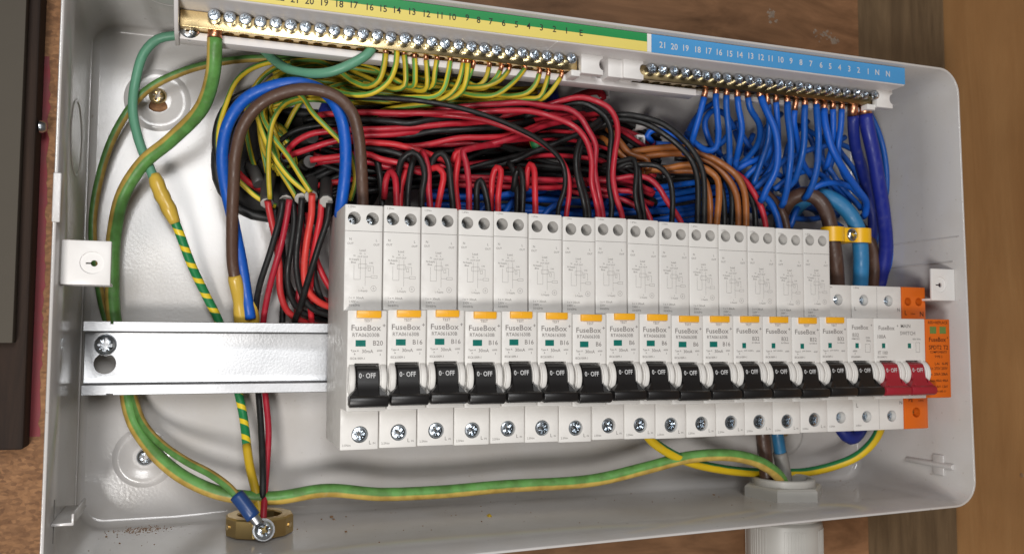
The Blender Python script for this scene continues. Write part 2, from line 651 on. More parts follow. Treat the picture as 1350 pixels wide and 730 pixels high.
o = link('grey_cabinet', finish(gp, 'grey_cabinet', 30), mat('grey_cabinet_paint', (0.10, 0.088, 0.072), rough=0.95, noise=0.1, scale=20, spec=0.1))
tag(o, 'plain grey cabinet side at the left edge above the dark timber', 'cabinet')
# red paint streak on the chipboard, uneven edges
b = bmesh.new()
ra = []
rb = []
zz = 150.0
while zz > -40:
    t = (150 - zz) / 190
    ra.append((-139.2 + random.uniform(-0.3, 0.3), zz))
    rb.append((-135.9 + 1.4 * t + random.uniform(-0.8, 0.8), zz))
    zz -= 3.2
va = [b.verts.new(V(x, -2.1, z)) for x, z in ra]
vb = [b.verts.new(V(x, -2.1, z)) for x, z in rb]
for i in range(len(va) - 1):
    b.faces.new((va[i], va[i + 1], vb[i + 1], vb[i]))
o = link('red_paint_streak', finish(b, 'red_paint_streak'), mat('red_paint', (0.19, 0.011, 0.018), rough=0.6, noise=0.3, scale=120), bpy.data.objects['chipboard_backing'])
# plaster smears on the board above
for (u, v, w, h) in ((1086, 46, 13, 8), (1017, 20, 6, 6), (1100, 54, 6, 4)):
    x, d, z = at(u, v, -2)
    b = bmesh.new()
    for q_ in range(26):
        cx_, cz_ = x + random.gauss(0, w * 0.27), z + random.gauss(0, h * 0.25)
        rr_ = random.uniform(0.3, 1.5)
        ang_ = random.uniform(0, 6.28)
        ring_ = [b.verts.new(V(cx_ + math.cos(a) * rr_ * random.uniform(0.5, 1.5), -2.0, cz_ + math.sin(a) * rr_ * random.uniform(0.4, 1.1))) for a in [ang_ + 2 * math.pi * k / 7 for k in range(7)]]
        tip_ = b.verts.new(V(cx_, -1.75 + 0.003 * q_, cz_))
        for k in range(7):
            b.faces.new((ring_[k], ring_[(k + 1) % 7], tip_))
    link('plaster_smear', finish(b, 'plaster_smear'), mat('plaster_smear', (0.30, 0.235, 0.18), rough=0.9, noise=0.5, scale=300), bpy.data.objects['backboard'])
x, d, z = at(1347, 626, x=444.9)
link('board_knot', finish(bm_lathe([(0, 0.2), (1.1, 0.2), (1.5, 0)], V(445, d, z), (-1, 0, 0), 14), 'board_knot'), M_DUST, bpy.data.objects['side_board'])  # small brown knot in the side board

# ------------------------------------------------------------------ the enclosure
XL, XR, ZB, ZT, D = -116.5, 357.2, -83.6, 167.9, 89.8
encl = empty('consumer_unit_enclosure', (XL, 0, ZB), 'open white metal consumer unit enclosure holding all the wiring', 'enclosure')
EB = (XL, 0, ZB)


def bend(bm):
    """the sheet metal is not quite square: the floor sags to the left, the right wall leans"""
    for v in bm.verts:
        x, d, z = v.co.x, -v.co.y, v.co.z
        if z < -40:
            w = min(1, (-40 - z) / 40)
            v.co.z += w * (d / D * (-5.2 + 0.0187 * x) + (1 - d / D) * (0.0 if x < -60 else 1.3))
        if x > 320:
            w = min(1, (x - 320) / 35)
            v.co.x += w * d / D * (-0.02 * (z - 35))
    return bm


def outline(inset, rad, n=8):
    x0, x1, z0, z1 = XL + inset, XR - inset, ZB + inset, ZT - inset
    r = max(rad - inset, 0.6)
    pts = []
    for cx, cz, a0 in ((x1 - r, z1 - r, 0), (x0 + r, z1 - r, 90), (x0 + r, z0 + r, 180), (x1 - r, z0 + r, 270)):
        for k in range(n + 1):
            a = math.radians(a0 + 90 * k / n)
            pts.append((cx + r * math.cos(a), cz + r * math.sin(a)))
    # extra points along the long edges so the bend is smooth
    out = []
    for i, p in enumerate(pts):
        q = pts[(i + 1) % len(pts)]
        out.append(p)
        L = math.hypot(q[0] - p[0], q[1] - p[1])
        if L > 60:
            k = int(L / 30)
            for j in range(1, k):
                out.append((p[0] + (q[0] - p[0]) * j / k, p[1] + (q[1] - p[1]) * j / k))
    return out


# profile: (inset, depth) from the back-panel edge over the fillet to the rim, over the lip and back outside
prof = [(3.2, 0.0), (2.2, 0.25), (1.2, 0.9), (0.5, 1.8), (0.1, 2.8), (0.0, 4.0), (0.0, 30.0), (0.0, 60.0), (0.0, D - 0.3), (-0.3, D), (-1.1, D), (-1.4, D - 0.4), (-1.4, 40.0), (-1.4, -1.5)]
b = bmesh.new()
N0 = None
rings = []
base = outline(0.0, 13.0)
n_ = len(base)
cxm, czm = (XL + XR) / 2, (ZB + ZT) / 2
nrm = []
for i in range(n_):
    p, q = base[i - 1], base[(i + 1) % n_]
    tx, tz = q[0] - p[0], q[1] - p[1]
    L = math.hypot(tx, tz)
    nrm.append((tz / L, -tx / L))        # outward for counter-clockwise order
for ins, dd in prof:
    rings.append([b.verts.new(V(base[i][0] - nrm[i][0] * ins, dd, base[i][1] - nrm[i][1] * ins)) for i in range(n_)])
for p, q in zip(rings[:-1], rings[1:]):
    for i in range(n_):
        j = (i + 1) % n_
        b.faces.new((p[i], p[j], q[j], q[i]))
bend(b)
link('wall_shell', finish(rel(b, EB), 'wall_shell', 50), M_PAINT, encl)

# back panel with an oblong cable hole and keyhole openings, as a thin slab
b = bmesh.new()
a = [(base[i][0] - nrm[i][0] * 3.0, base[i][1] - nrm[i][1] * 3.0) for i in range(n_)]
top = [b.verts.new(V(x, 0.0, z)) for x, z in a]
bot = [b.verts.new(V(x, -1.4, z)) for x, z in a]
b.faces.new(top)
b.faces.new(bot[::-1])
for i in range(n_):
    j = (i + 1) % n_
    b.faces.new((top[i], top[j], bot[j], bot[i]))


def rrect(x0, x1, z0, z1, r, n=8):
    pts = []
    for cx, cz, a0 in ((x1 - r, z1 - r, 0), (x0 + r, z1 - r, 90), (x0 + r, z0 + r, 180), (x1 - r, z0 + r, 270)):
        for k in range(n + 1):
            an = math.radians(a0 + 90 * k / n)
            pts.append((cx + r * math.cos(an), cz + r * math.sin(an)))
    return pts


HOLE = (-56, 30, 74, 132, 26)
KTL, KBL, KBR = (-85.4, 133.1), (-86.2, -50.3), (298.0, -50.0)
cut1 = bm_prism_d(rrect(*HOLE), -10, 10)
cut2 = bm_lathe([(4.6, -10), (4.6, 10)], V(KTL[0] + 0.3, 0, KTL[1] - 4.6), (0, -1, 0), 20)
for v in b.verts:
    if v.co.z < -60:
        v.co.z += 1.3 * min(1, (-60 - v.co.z) / 20) * (0 if v.co.x < -60 else 1)
me = boolean(rel(b, EB), [rel(cut1, EB), rel(cut2, EB)], 'back_panel')
link('back_panel', me, M_PAINT, encl)
# dark sheet standing in for the shade behind the cable hole
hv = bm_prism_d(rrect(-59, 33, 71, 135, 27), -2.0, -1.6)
link('hole_shade_sheet', finish(rel(hv, EB), 'hole_shade_sheet'), M_DARK, encl)
# rubber edging round the cable hole
pp = rrect(*HOLE, 6)
b = bmesh.new()
rg = []
for i, (x, z) in enumerate(pp):
    p, q = pp[i - 1], pp[(i + 1) % len(pp)]
    tx, tz = q[0] - p[0], q[1] - p[1]
    L = math.hypot(tx, tz)
    nx, nz = tz / L, -tx / L
    rg.append([b.verts.new(V(x + nx * 2.6 * math.cos(t), 0.3 + 2.6 * math.sin(t), z + nz * 2.6 * math.cos(t))) for t in [2 * math.pi * k / 8 for k in range(8)]])
for i in range(len(rg)):
    p, q = rg[i], rg[(i + 1) % len(rg)]
    for k in range(8):
        b.faces.new((p[k], p[(k + 1) % 8], q[(k + 1) % 8], q[k]))
link('rubber_edging', finish(rel(b, EB), 'rubber_edging', 60), M_RUBBER, encl)


# pressed dimples round the fixing screws
def dimple(cx, cz, r):
    pr = [(r + 1.2, -0.2), (r, 0.35), (r - 0.9, 1.0), (r - 2.2, 1.15), (r - 4.0, 0.9), (r * 0.52, 0.35), (r * 0.46, 0.16), (r * 0.40, 0.12)]
    bm = bm_lathe(pr, V(cx, 0, cz), (0, -1, 0), 40, cap=False)
    return link('screw_dimple', finish(rel(bm, EB), 'screw_dimple', 60), M_PAINT, encl)


dimple(KTL[0], KTL[1] - 1, 15.5)
dimple(*KBL, 14.5)
dimple(*KBR, 14.5)


# cross-head screw, made once: head of radius 1, axis along -y
def screw_mesh(name, r, h, dome, cross, n=22):
    pr = [(0, h + dome), (r * 0.55, h + dome * 0.75), (r * 0.86, h + dome * 0.22), (r, h - 0.15 * r), (r, 0), (r * 0.98, -0.3)]
    bm = bm_lathe(pr, (0, 0, 0), (0, -1, 0), n)
    cs = []
    w, L = r * 0.30, r * cross
    for rot in (0, 90):
        c = bm_box(-L, L, h - r * 0.5, h + dome + 2, -w / 2, w / 2)
        bmesh.ops.rotate(c, verts=c.verts, cent=(0, 0, 0), matrix=Matrix.Rotation(math.radians(rot), 3, 'Y'))
        cs.append(c)
    c = bm_lathe([(r * 0.30, h - r * 0.9), (r * 0.30, h + dome + 2)], (0, 0, 0), (0, -1, 0), 10)
    cs.append(c)
    if cross < 0.75:                          # pozi nicks at 45 degrees
        for rot in (45, 135):
            c = bm_box(-r * 0.62, r * 0.62, h - r * 0.10, h + dome + 2, -w * 0.18, w * 0.18)
            bmesh.ops.rotate(c, verts=c.verts, cent=(0, 0, 0), matrix=Matrix.Rotation(math.radians(rot), 3, 'Y'))
            cs.append(c)
    return boolean(bm, cs, name, 35)


ME_BARSCREW = screw_mesh('bar_screw', 2.75, 4.4, 0.35, 0.66)
ME_BARSCREW.materials.append(M_ZINC)
ME_TERMSCREW = screw_mesh('terminal_screw', 2.9, 2.0, 0.4, 0.70)
ME_TERMSCREW.materials.append(M_ZINC)
ME_PAN = screw_mesh('pan_screw', 4.4, 1.4, 1.2, 0.66)
ME_PAN.materials.append(M_ZINC)


def put_screw(me, name, x, d, z, parent=None, rot=None, base=(0, 0, 0), scale=1.0, material=None):
    m2 = me
    if material is not None:
        m2 = me.copy()
        m2.materials.clear()
        m2.materials.append(material)
    o = bpy.data.objects.new(name, m2)
    COL.objects.link(o)
    o.parent = parent
    o.location = V(x - base[0], d - base[1], z - base[2]) * S
    o.rotation_euler = (0, random.uniform(0, 3.14) if rot is None else rot, 0)
    o.scale = (scale, scale, scale)
    return o


for (kx, kz, sc, lab, mm) in ((KTL[0], KTL[1] + 1.0, 0.98, 'brass coloured fixing screw in the upper left keyhole', M_BRASS),
                              (KBL[0] + 0.2, KBL[1], 0.95, 'steel fixing screw in the lower left dimple', M_ZINC),
                              (KBR[0], KBR[1] + 2, 0.95, 'fixing screw half hidden below the breakers at right', M_OLDBRASS)):
    o = put_screw(ME_PAN, 'fixing_screw', kx, 0.3, kz, None, 0.35, scale=sc, material=mm)
    tag(o, lab, 'screw', 'enclosure fixing screws')

# fold-in lid lugs on the side walls
def lid_lug(side, dcen, zc, lab):
    # a white plate facing out with a round dish and a keyhole
    x0, x1 = (XL + 0.6, XL + 19.5) if side < 0 else (XR - 18.0, XR - 0.6)
    base = (x0, dcen, zc)
    bm = bm_box(x0, x1, dcen - 1.6, dcen, zc - 9.3, zc + 9.3, 0.5)
    for zz_ in (zc - 9.3, zc + 8.1):
        bm_box(x0, x1 - 0.4, dcen - 14, dcen - 1.0, zz_, zz_ + 1.2, 0.3, bm=bm)
    cxx = (x0 + x1) / 2 + (2.2 if side < 0 else -2.5)
    c1 = bm_lathe([(1.35, -5), (1.35, 5)], V(cxx + 0.8, dcen, zc - 0.2), (0, -1, 0), 14)
    c2 = bm_box(cxx - 2.4, cxx, dcen - 5, dcen + 5, zc - 0.55, zc + 0.15)
    c3 = bm_lathe([(4.6, -0.7), (5.4, 5)], V(cxx, dcen, zc), (0, -1, 0), 24)
    me_ = boolean(rel(bm, EB), [rel(c3, EB), rel(c1, EB), rel(c2, EB)], 'lid_lug', 40)
    o = link('lid_lug', me_, M_WHITE, encl)
    o['label'] = lab
    return o


lid_lug(-1, 79.0, 41.0, 'white lid fixing lug on the left wall')
lid_lug(1, 82.5, 43.0, 'white lid fixing lug on the right wall')


def wall_tab(side, zc, d0, d1, pr_=8.5):
    s = 1 if side < 0 else -1
    xw = XL if side < 0 else XR + 1.2
    bm = bmesh.new()
    xs = sorted((xw, xw + s * pr_))
    bm_box(xs[0], xs[1], d0, d1, zc - 0.6, zc + 0.6, 0.3, bm=bm)
    xs = sorted((xw + s * (pr_ - 0.9), xw + s * (pr_ + 0.1)))
    bm_box(xs[0], xs[1], d0 + 4, d1, zc - 0.2, zc + (4.2 if side < 0 else 1.6), 0.3, bm=bm)
    link('punched_tab', finish(rel(bm, EB), 'punched_tab', 30), M_PAINT, encl)
    xs = sorted((xw - s * 0.2, xw + s * 0.25))
    for za_, zb_ in (((zc - 9, zc - 1), (zc + 1, zc + 9)) if side < 0 else ()):
        bm = bm_box(xs[0], xs[1], d1 - 7.3, d1 - 6.9, za_, zb_, 0.0)
        link('slit', finish(rel(bm, EB), 'slit'), M_GREYSH, encl)


wall_tab(-1, -66.5, 36, 76)
hr = [(XR + 1.6 + 2.6 * math.cos(math.radians(a)), -63.5 + 1.8 * math.sin(math.radians(a))) for a in range(90, 271, 20)]
bm = bm_prism_d(hr, 42, 77, 0.5, 2, angle=40)
link('pressed_ridge', finish(rel(bm, EB), 'pressed_ridge', 50), M_PAINT, encl)
bm = bm_box(XR + 0.2, XR + 1.3, 62, 70, -69.5, -57.5, 0.4)
link('pressed_ridge', finish(rel(bm, EB), 'pressed_ridge', 50), M_PAINT, encl)
# faint pressed lines and knockout rings on the walls
for cx_, cd_ in ((-78, 52),):
    bm = bm_lathe([(11.6, 0.0), (11.2, 0.25), (10.6, 0.25), (10.2, 0.0)], Vector((cx_, -cd_, ZT - 0.1)), (0, 0, -1), 40, cap=False)
    link('knockout_ring', finish(rel(bm, EB), 'knockout_ring', 60), M_PAINT, encl)
bm = bm_lathe([(17.5, 0.0), (17.1, 0.3), (16.5, 0.3), (16.1, 0.0)], Vector((XR - 0.1, -62, 100)), (-1, 0, 0), 40, cap=False)
link('knockout_ring', finish(rel(bm, EB), 'knockout_ring', 60), M_PAINT, encl)
bm = bm_lathe([(17.5, 0.0), (17.1, 0.3), (16.5, 0.3), (16.1, 0.0)], Vector((XL + 0.1, -45, 100)), (1, 0, 0), 40, cap=False)
link('knockout_ring', finish(rel(bm, EB), 'knockout_ring', 60), M_PAINT, encl)
bm = bm_box(XR - 0.9, XR + 0.4, 30, D - 3, 71.2, 71.8)
bm_box(XR - 0.9, XR + 0.4, 30, D - 8, 56.8, 57.3, bm=bm)
link('pressed_line', finish(rel(bm, EB), 'pressed_line'), M_PAINT, encl)
# upright seam of the left wall fold and the little step on the rim
bm = bm_box(XL - 0.2, XL + 0.55, 6.0, 7.0, ZB + 4, ZT - 8, 0.2)
link('fold_seam', finish(rel(bm, EB), 'fold_seam'), M_PAINT, encl)
bm = bm_box(XL - 1.6, XL + 1.4, D - 0.5, D + 0.8, 56, 76, 0.4)
link('rim_step', finish(rel(bm, EB), 'rim_step'), M_PAINT, encl)

# ------------------------------------------------------------------ DIN rail
RX0, RX1 = -113.4, 345.0
rail = empty('din_rail', (RX0, 0, 0), 'galvanised steel DIN rail, bare at the left of the breakers', 'rail')
RB = (RX0, 0, 0)
t = 1.1
rp_ = [(25.4, 17.5), (25.4, 12.6), (19.2, 12.6), (18.6, 12.0), (18.6, -12.0), (19.2, -12.6), (25.4, -12.6), (25.4, -17.5),
       (24.3, -17.5), (24.3, -13.7), (18.2, -13.7), (17.5, -13.0), (17.5, 13.0), (18.2, 13.7), (24.3, 13.7), (24.3, 17.5)]
bm = bm_prism_x(rp_, RX0, RX1, 0.25, 1)
k1 = bm_lathe([(5.0, -10), (5.0, 10)], V(-104.2, 18, -2.8), (0, -1, 0), 24)
k2 = bm_box(-106.7, -101.7, 10, 26, -4, 6.5)
k3 = bm_lathe([(0.9, -1.5), (0.9, 6)], V(-101, 25, 17.6), (0, 0, 1), 8)
k4 = bm_lathe([(1.6, -2), (1.6, 1.2)], V(-101, 25.6, -17.9), (0, 0, 1), 8)
link('rail_strip', boolean(rel(bm, RB), [rel(k1, RB), rel(k2, RB), rel(k3, RB), rel(k4, RB)], 'rail_strip', 30), M_STEEL, rail)
for sx_ in (-104.0, 150.0, 335.0):
    bm = bm_lathe([(5.2, 0), (5.2, 17.4)], V(sx_, 0, 6.0), (0, -1, 0), 16)
    link('standoff', finish(rel(bm, RB), 'standoff', 40), M_STEEL, rail)
put_screw(ME_PAN, 'rail_screw', -104.2, 18.7, 6.2, rail, 0.1, RB, 1.12)

# ------------------------------------------------------------------ modular devices
PITCH = 18.0
DS, DN, DU = 75.2, 92.1, 79.6


def prof_rcbo():
    return [(27, -40.6), (DS, -40.6), (DS, -21.7), (DN, -21.6), (DN, 22.9), (DU, 22.9), (DU, 71.7), (27, 71.7)]


def prof_mcb():
    return [(27, -40.6), (DS, -40.6), (DS, -21.7), (DN, -21.6), (DN, 22.6), (DS, 22.6), (DS, 41.6), (27, 41.6)]


def body_mesh(prof, x0, x1, holes, name, slots=()):
    bm = bm_prism_x(prof, x0, x1, 0.55, 2)
    cut = [bm_lathe([(r, -dep), (r, 6)], V(hx, hd, hz), (0, -1, 0), 24) for hx, hd, hz, r, dep in holes]
    for s0, s1, z0, z1 in slots:
        cut.append(bm_box(s0, s1, DN - 5, DN + 5, z0, z1, 0.4))
    return boolean(bm, cut, name, 32)


def toggle_mesh(x0, x1, bx0, bx1):
    """lever in the down position: rounded face, wide grip bar at the bottom"""
    pr = [(88, -1.6), (92.4, -2.0), (94.3, -2.7), (94.9, -4.2), (95.7, -8.6), (96.8, -12.0), (99.3, -15.2), (99.0, -17.2), (93, -17.8), (88, -16)]
    bm = bm_prism_x(pr, x0, x1, 0.3, 1, angle=40)
    pb = [(93.0, -14.6), (98.6, -14.2), (99.9, -14.9), (100.3, -16.6), (99.8, -18.6), (98.0, -19.4), (93.0, -18.8)]
    bm_prism_x(pb, bx0, bx1, 0.4, 2, bm=bm, angle=40)
    # flared shoulders between lever and bar
    for s, xa, xb in ((-1, x0, bx0), (1, x1, bx1)):
        v = [V(xa, 96.6, -10.5), V(xa, 94.0, -10.5), V(xb, 94, -14.9), V(xb, 98.6, -14.9), V(xa, 98.0, -14.9), V(xa, 94, -14.9)]
        vv = [bm.verts.new(p) for p in v]
        bm.faces.new((vv[0], vv[3], vv[4]))
        bm.faces.new((vv[0], vv[1], vv[2], vv[3]))
        bm.faces.new((vv[1], vv[5], vv[2]))
    return finish(bm, 'toggle', 30)


def ear_mesh(xc):
    """half-round guard beside the lever"""
    pts = [(89.0, -0.6)]
    for k in range(13):
        a = math.radians(88 - 176 * k / 12)
        pts.append((90.2 + 6.2 * math.cos(a), -7.6 + 7.0 * math.sin(a)))
    pts.append((89.0, -14.8))
    bm = bm_prism_x(pts, xc - 1.15, xc + 1.15, 0.35, 2, angle=40)
    bm_prism_x([(d - 0.9 if d > 90 else d, z * 0.93 - 0.55) for d, z in pts], xc - 1.55, xc + 1.55, 0.2, 1, bm=bm, angle=40)
    return finish(bm, 'guard', 40)


ME_RCBO = body_mesh(prof_rcbo(), 0.22, 17.78, [(4.5, DU, 65.4, 2.95, 15), (12.9, DU, 65.4, 2.95, 15), (9.3, DS, -33.6, 3.85, 6)], 'rcbo_body', [(3.5, 14.7, -19.0, -0.5)])
ME_RCBO.materials.append(M_BODY)
ME_MCB = body_mesh(prof_mcb(), 0.22, 17.78, [(8.8, DS, 33.2, 3.2, 6), (9.3, DS, -32.8, 3.3, 6)], 'mcb_body', [(3.5, 14.7, -19.0, -0.5)])
ME_MCB.materials.append(M_BODY)
ME_MAIN = body_mesh(prof_mcb(), 0.22, 35.78, [(8.8, DS, 33.2, 3.2, 6), (26.4, DS, 33.2, 3.2, 6), (9.3, DS, -32.8, 3.3, 6), (27, DS, -32.8, 3.3, 6)], 'main_body', [(3.5, 14.7, -19.0, -0.5), (21.5, 32.7, -19, -0.5)])
ME_MAIN.materials.append(M_BODY)
ME_SPD = body_mesh(prof_mcb(), 0.22, 17.78, [(4.6, DS, 33.0, 2.4, 6), (12.6, DS, 33.0, 2.4, 6), (9.0, DS, -31.2, 2.9, 6)], 'spd_body')
ME_SPD.materials.append(M_ORANGE)
ME_TOG = toggle_mesh(4.3, 13.9, 0.6, 17.5)
ME_TOG.materials.append(M_BLACK)
ME_TOGR = ME_TOG.copy()
ME_TOGR.materials.clear()
ME_TOGR.materials.append(M_REDP)
ME_EARL = ear_mesh(2.15)
ME_EARL.materials.append(M_BODY)
ME_EARR = ear_mesh(16.0)
ME_EARR.materials.append(M_BODY)
b = bm_box(4.1, 15.0, 88, 93.7, 19.5, 22.75, 0.35)
bm_box(9.3, 9.8, 93.0, 93.9, 20.5, 22.0, 0.1, bm=b)
ME_BTN = finish(b, 'test_button', 35)
ME_BTN.materials.append(M_YBTN)
b = bm_rect(3.9, 8.4, DN + 0.06, 6.9, 9.7)
ME_WIN = finish(b, 'indicator')
ME_WIN.materials.append(M_GREENW)
b = bm_rect(5.3, 7.6, DN + 0.06, 6.2, 8.9)
ME_WIN2 = finish(b, 'indicator_small')
ME_WIN2.materials.append(M_GREENW)
b = bm_box(7.7, 9.0, DN - 0.2, DN + 0.12, 6.0, 9.0, 0.05)
ME_FLAG = finish(b, 'indicator_flag')
ME_FLAG.materials.append(M_LWHITE)
b = bm_rect(0.35, 17.65, DU + 0.04, 59.15, 59.4)
ME_GROOVE = finish(b, 'moulding_line')
ME_GROOVE.materials.append(M_INKF)
b = text_bm([('0', 5.7, 95.32, -5.9, 2.2, 'CENTER', 0.85, -10.3), ('\u00b7', 7.0, 95.32, -5.9, 2.2, 'CENTER', 0.9, -10.3), ('OFF', 10.3, 95.32, -5.9, 2.2, 'CENTER', 0.80, -10.3)])
b2 = b
ME_OFF = finish(b2, 'switch_lettering')
ME_OFF.materials.append(M_INKW)

N_ = DN + 0.05
U_ = DU + 0.05
L_ = DS + 0.05


def upper_print():
    bm = text_bm([('1.2Nm', 1.5, U_, 70.3, 0.9, 'LEFT'), ('N', 2.9, U_, 55.4, 1.1, 'CENTER'), ('OUT', 2.9, U_, 53.4, 0.95, 'CENTER'),
                  ('L', 14.9, U_, 55.2, 1.1, 'CENTER'), ('OUT', 14.9, U_, 53.1, 0.95, 'CENTER'),
                  ('Load', 8.5, U_, 50.4, 1.0, 'CENTER'), ('N', 7.6, U_, 48.9, 0.8, 'CENTER'), ('L', 9.7, U_, 48.9, 0.8, 'CENTER'),
                  ('OUT OUT', 8.6, U_, 47.4, 0.75, 'CENTER'), ('N', 4.8, U_, 47.9, 0.8, 'CENTER'), ('N-Supply', 4.7, U_, 46.2, 0.85, 'CENTER'),
                  ('Blue', 4.4, U_, 44.8, 0.9, 'CENTER'), ('I-N', 12.6, U_, 44.7, 0.85, 'CENTER'), ('L', 9.0, U_, 33.2, 0.8, 'CENTER'),
                  ('L-Supply', 9.0, U_, 31.9, 0.85, 'CENTER'), ('I n = 30mA', 2.5, U_, 28.6, 1.05, 'LEFT'), ('230V ~', 2.5, U_, 26.9, 1.05, 'LEFT'), ('50/60Hz', 2.5, U_, 25.2, 1.05, 'LEFT')])
    w = 0.13
    bm_line([(7.6, 46.6), (7.6, 37.0), (4.7, 37.0), (4.7, 43.6)], U_, w, bm)
    bm_line([(9.9, 46.6), (9.9, 34.2)], U_, w, bm)
    bm_line([(6.8, 44.2), (10.6, 44.2), (10.6, 42.2), (6.8, 42.2), (6.8, 44.2)], U_, w, bm)
    bm_line([(10.6, 43.2), (13.6, 43.2), (13.6, 39.6)], U_, w, bm)
    bm_line([(11.2, 42.6), (12.2, 42.6), (12.2, 41.0), (11.2, 41.0), (11.2, 42.6)], U_, w, bm)
    bm_line([(12.6, 38.9), (15.4, 38.9), (15.4, 37.8), (12.6, 37.8), (12.6, 38.9)], U_, w, bm)
    bm_line([(9.9, 38.3), (12.6, 38.3)], U_, w, bm)
    pts = [(13.8 + 1.25 * math.cos(2 * math.pi * k / 16), 33.0 + 1.25 * math.sin(2 * math.pi * k / 16)) for k in range(17)]
    bm_line(pts, U_, w, bm)
    bm_line([(13.2, 33.0), (14.4, 33.0)], U_, w, bm)
    bm_line([(13.8, 32.4), (13.8, 33.6)], U_, w, bm)
    return finish(bm, 'wiring_diagram')


ME_DIAG = upper_print()
ME_DIAG.materials.append(M_INKF)


def nose_print(rating, code):
    it = [('TEST', 9.3, N_, 18.3, 1.2, 'CENTER'), ('FuseBox', 8.4, N_, 15.0, 2.5, 'CENTER', 1.08), ('+', 16.5, N_, 16.1, 1.9, 'CENTER'),
          ('IEC61009-1', 1.5, N_, 1.6, 1.0, 'LEFT')]
    if code:
        it += [(code, 8.4, N_, 11.9, 1.6, 'CENTER', 0.98), (rating, 13.8, N_, 8.3, 2.1, 'CENTER'),
               ('Type A', 3.6, N_, 5.0, 0.85, 'CENTER'), ('6', 3.6, N_, 3.6, 0.9, 'CENTER'), ('30mA', 9.2, N_, 4.7, 1.45, 'CENTER'), ('6000', 14.6, N_, 5.0, 0.85, 'CENTER'), ('3', 14.9, N_, 3.3, 0.9, 'CENTER')]
    else:
        it += [(rating, 13.6, N_, 11.0, 2.0, 'CENTER'), ('In=30mA', 13.6, N_, 9.0, 0.9, 'CENTER'),
               ('Type A', 3.6, N_, 4.7, 0.85, 'CENTER'), ('6', 3.6, N_, 3.4, 0.9, 'CENTER'), ('230V 50/60Hz', 9.2, N_, 4.9, 0.7, 'CENTER'), ('6000', 15.0, N_, 4.6, 0.85, 'CENTER')]
    return finish(text_bm(it), 'lettering')


def low_print():
    return finish(text_bm([('2.5Nm', 1.2, L_, -38.4, 1.0, 'LEFT'), ('L', 14.0, L_, -37.4, 1.7, 'CENTER'), ('IN', 15.9, L_, -37.7, 0.9, 'CENTER')]), 'terminal_marking')


ME_LOW = low_print()
ME_LOW.materials.append(M_INKF)
RAT = ['B20'] + ['B16'] * 5 + ['B6'] * 4 + ['B16'] + ['B32'] * 4
CODE = {'B20': 'RTA062030B', 'B16': 'RTA061630B', 'B6': 'RTA060630B', 'B32': None}
ME_NOSE = {}
for r_ in CODE:
    ME_NOSE[r_] = nose_print(r_, CODE[r_])
    ME_NOSE[r_].materials.append(M_INK)
ORD = ['first', 'second', 'third', 'fourth', 'fifth', 'sixth', 'seventh', 'eighth', 'ninth', 'tenth', 'eleventh', 'twelfth', 'thirteenth', 'fourteenth', 'fifteenth', 'sixteenth', 'seventeenth', 'eighteenth', 'nineteenth', 'twentieth', 'twenty-first', 'twenty-second', 'twenty-third', 'twenty-fourth', 'twenty-fifth', 'twenty-sixth', 'twenty-seventh', 'twenty-eighth', 'twenty-ninth', 'thirtieth', 'thirty-first', 'thirty-second']


def part(name, me, parent):
    o = bpy.data.objects.new(name, me)
    COL.objects.link(o)
    o.parent = parent
    return o


for k in range(15):
    dz = random.uniform(-0.22, 0.22)
    root = empty('breaker', (PITCH * k, random.uniform(-0.15, 0.15), dz), f'{ORD[k]} breaker from the left, rated {RAT[k]}, switched off, amber test button', 'breaker', 'tall residual-current breakers on the rail')
    root.rotation_euler = (math.radians(random.uniform(-0.25, 0.25)), math.radians(random.uniform(-0.18, 0.18)), 0)
    part('body', ME_RCBO, root)
    part('test_button', ME_BTN, root)
    tg = part('toggle', ME_TOG, root)
    part('switch_lettering', ME_OFF, tg)
    part('toggle_guard', ME_EARL, root)
    part('toggle_guard', ME_EARR, root)
    part('indicator_window', ME_WIN if CODE[RAT[k]] else ME_WIN2, root)
    part('lettering', ME_NOSE[RAT[k]], root)
    ml = part('moulding_line', ME_GROOVE, root)
    wd = part('wiring_diagram', ME_DIAG, root)
    sh = (-1.6 if k >= 11 else 0) + random.uniform(-0.35, 0.35)
    ml.location.z = sh * S * 0.8
    wd.location.z = sh * S
    part('terminal_marking', ME_LOW, root)
    for hx, sc in ((4.5, 0.86), (12.9, 0.86)):
        put_screw(ME_TERMSCREW, 'terminal_screw', hx, DU - 13.5, 65.4, root, scale=sc)
    o = put_screw(ME_TERMSCREW, 'terminal_screw', 9.3 + random.uniform(-0.3, 0.3), DS - 3.3, -33.6 + random.uniform(-0.2, 0.2), root, scale=1.24)

def split_print(bm, material, root):
    """one lettering part for the nose, one for each terminal shoulder"""
    for nm, test in (('lettering', lambda f: f.calc_center_median().y < -(DS + 5)), ('terminal_marking', lambda f: f.calc_center_median().y > -(DS + 5) and f.calc_center_median().z > 0), ('terminal_marking', lambda f: f.calc_center_median().y > -(DS + 5) and f.calc_center_median().z < 0)):
        c = bm.copy()
        bmesh.ops.delete(c, geom=[f for f in c.faces if not test(f)], context='FACES')
        me = finish(c, nm)
        me.materials.append(material)
        part(nm, me, root)
    bm.free()


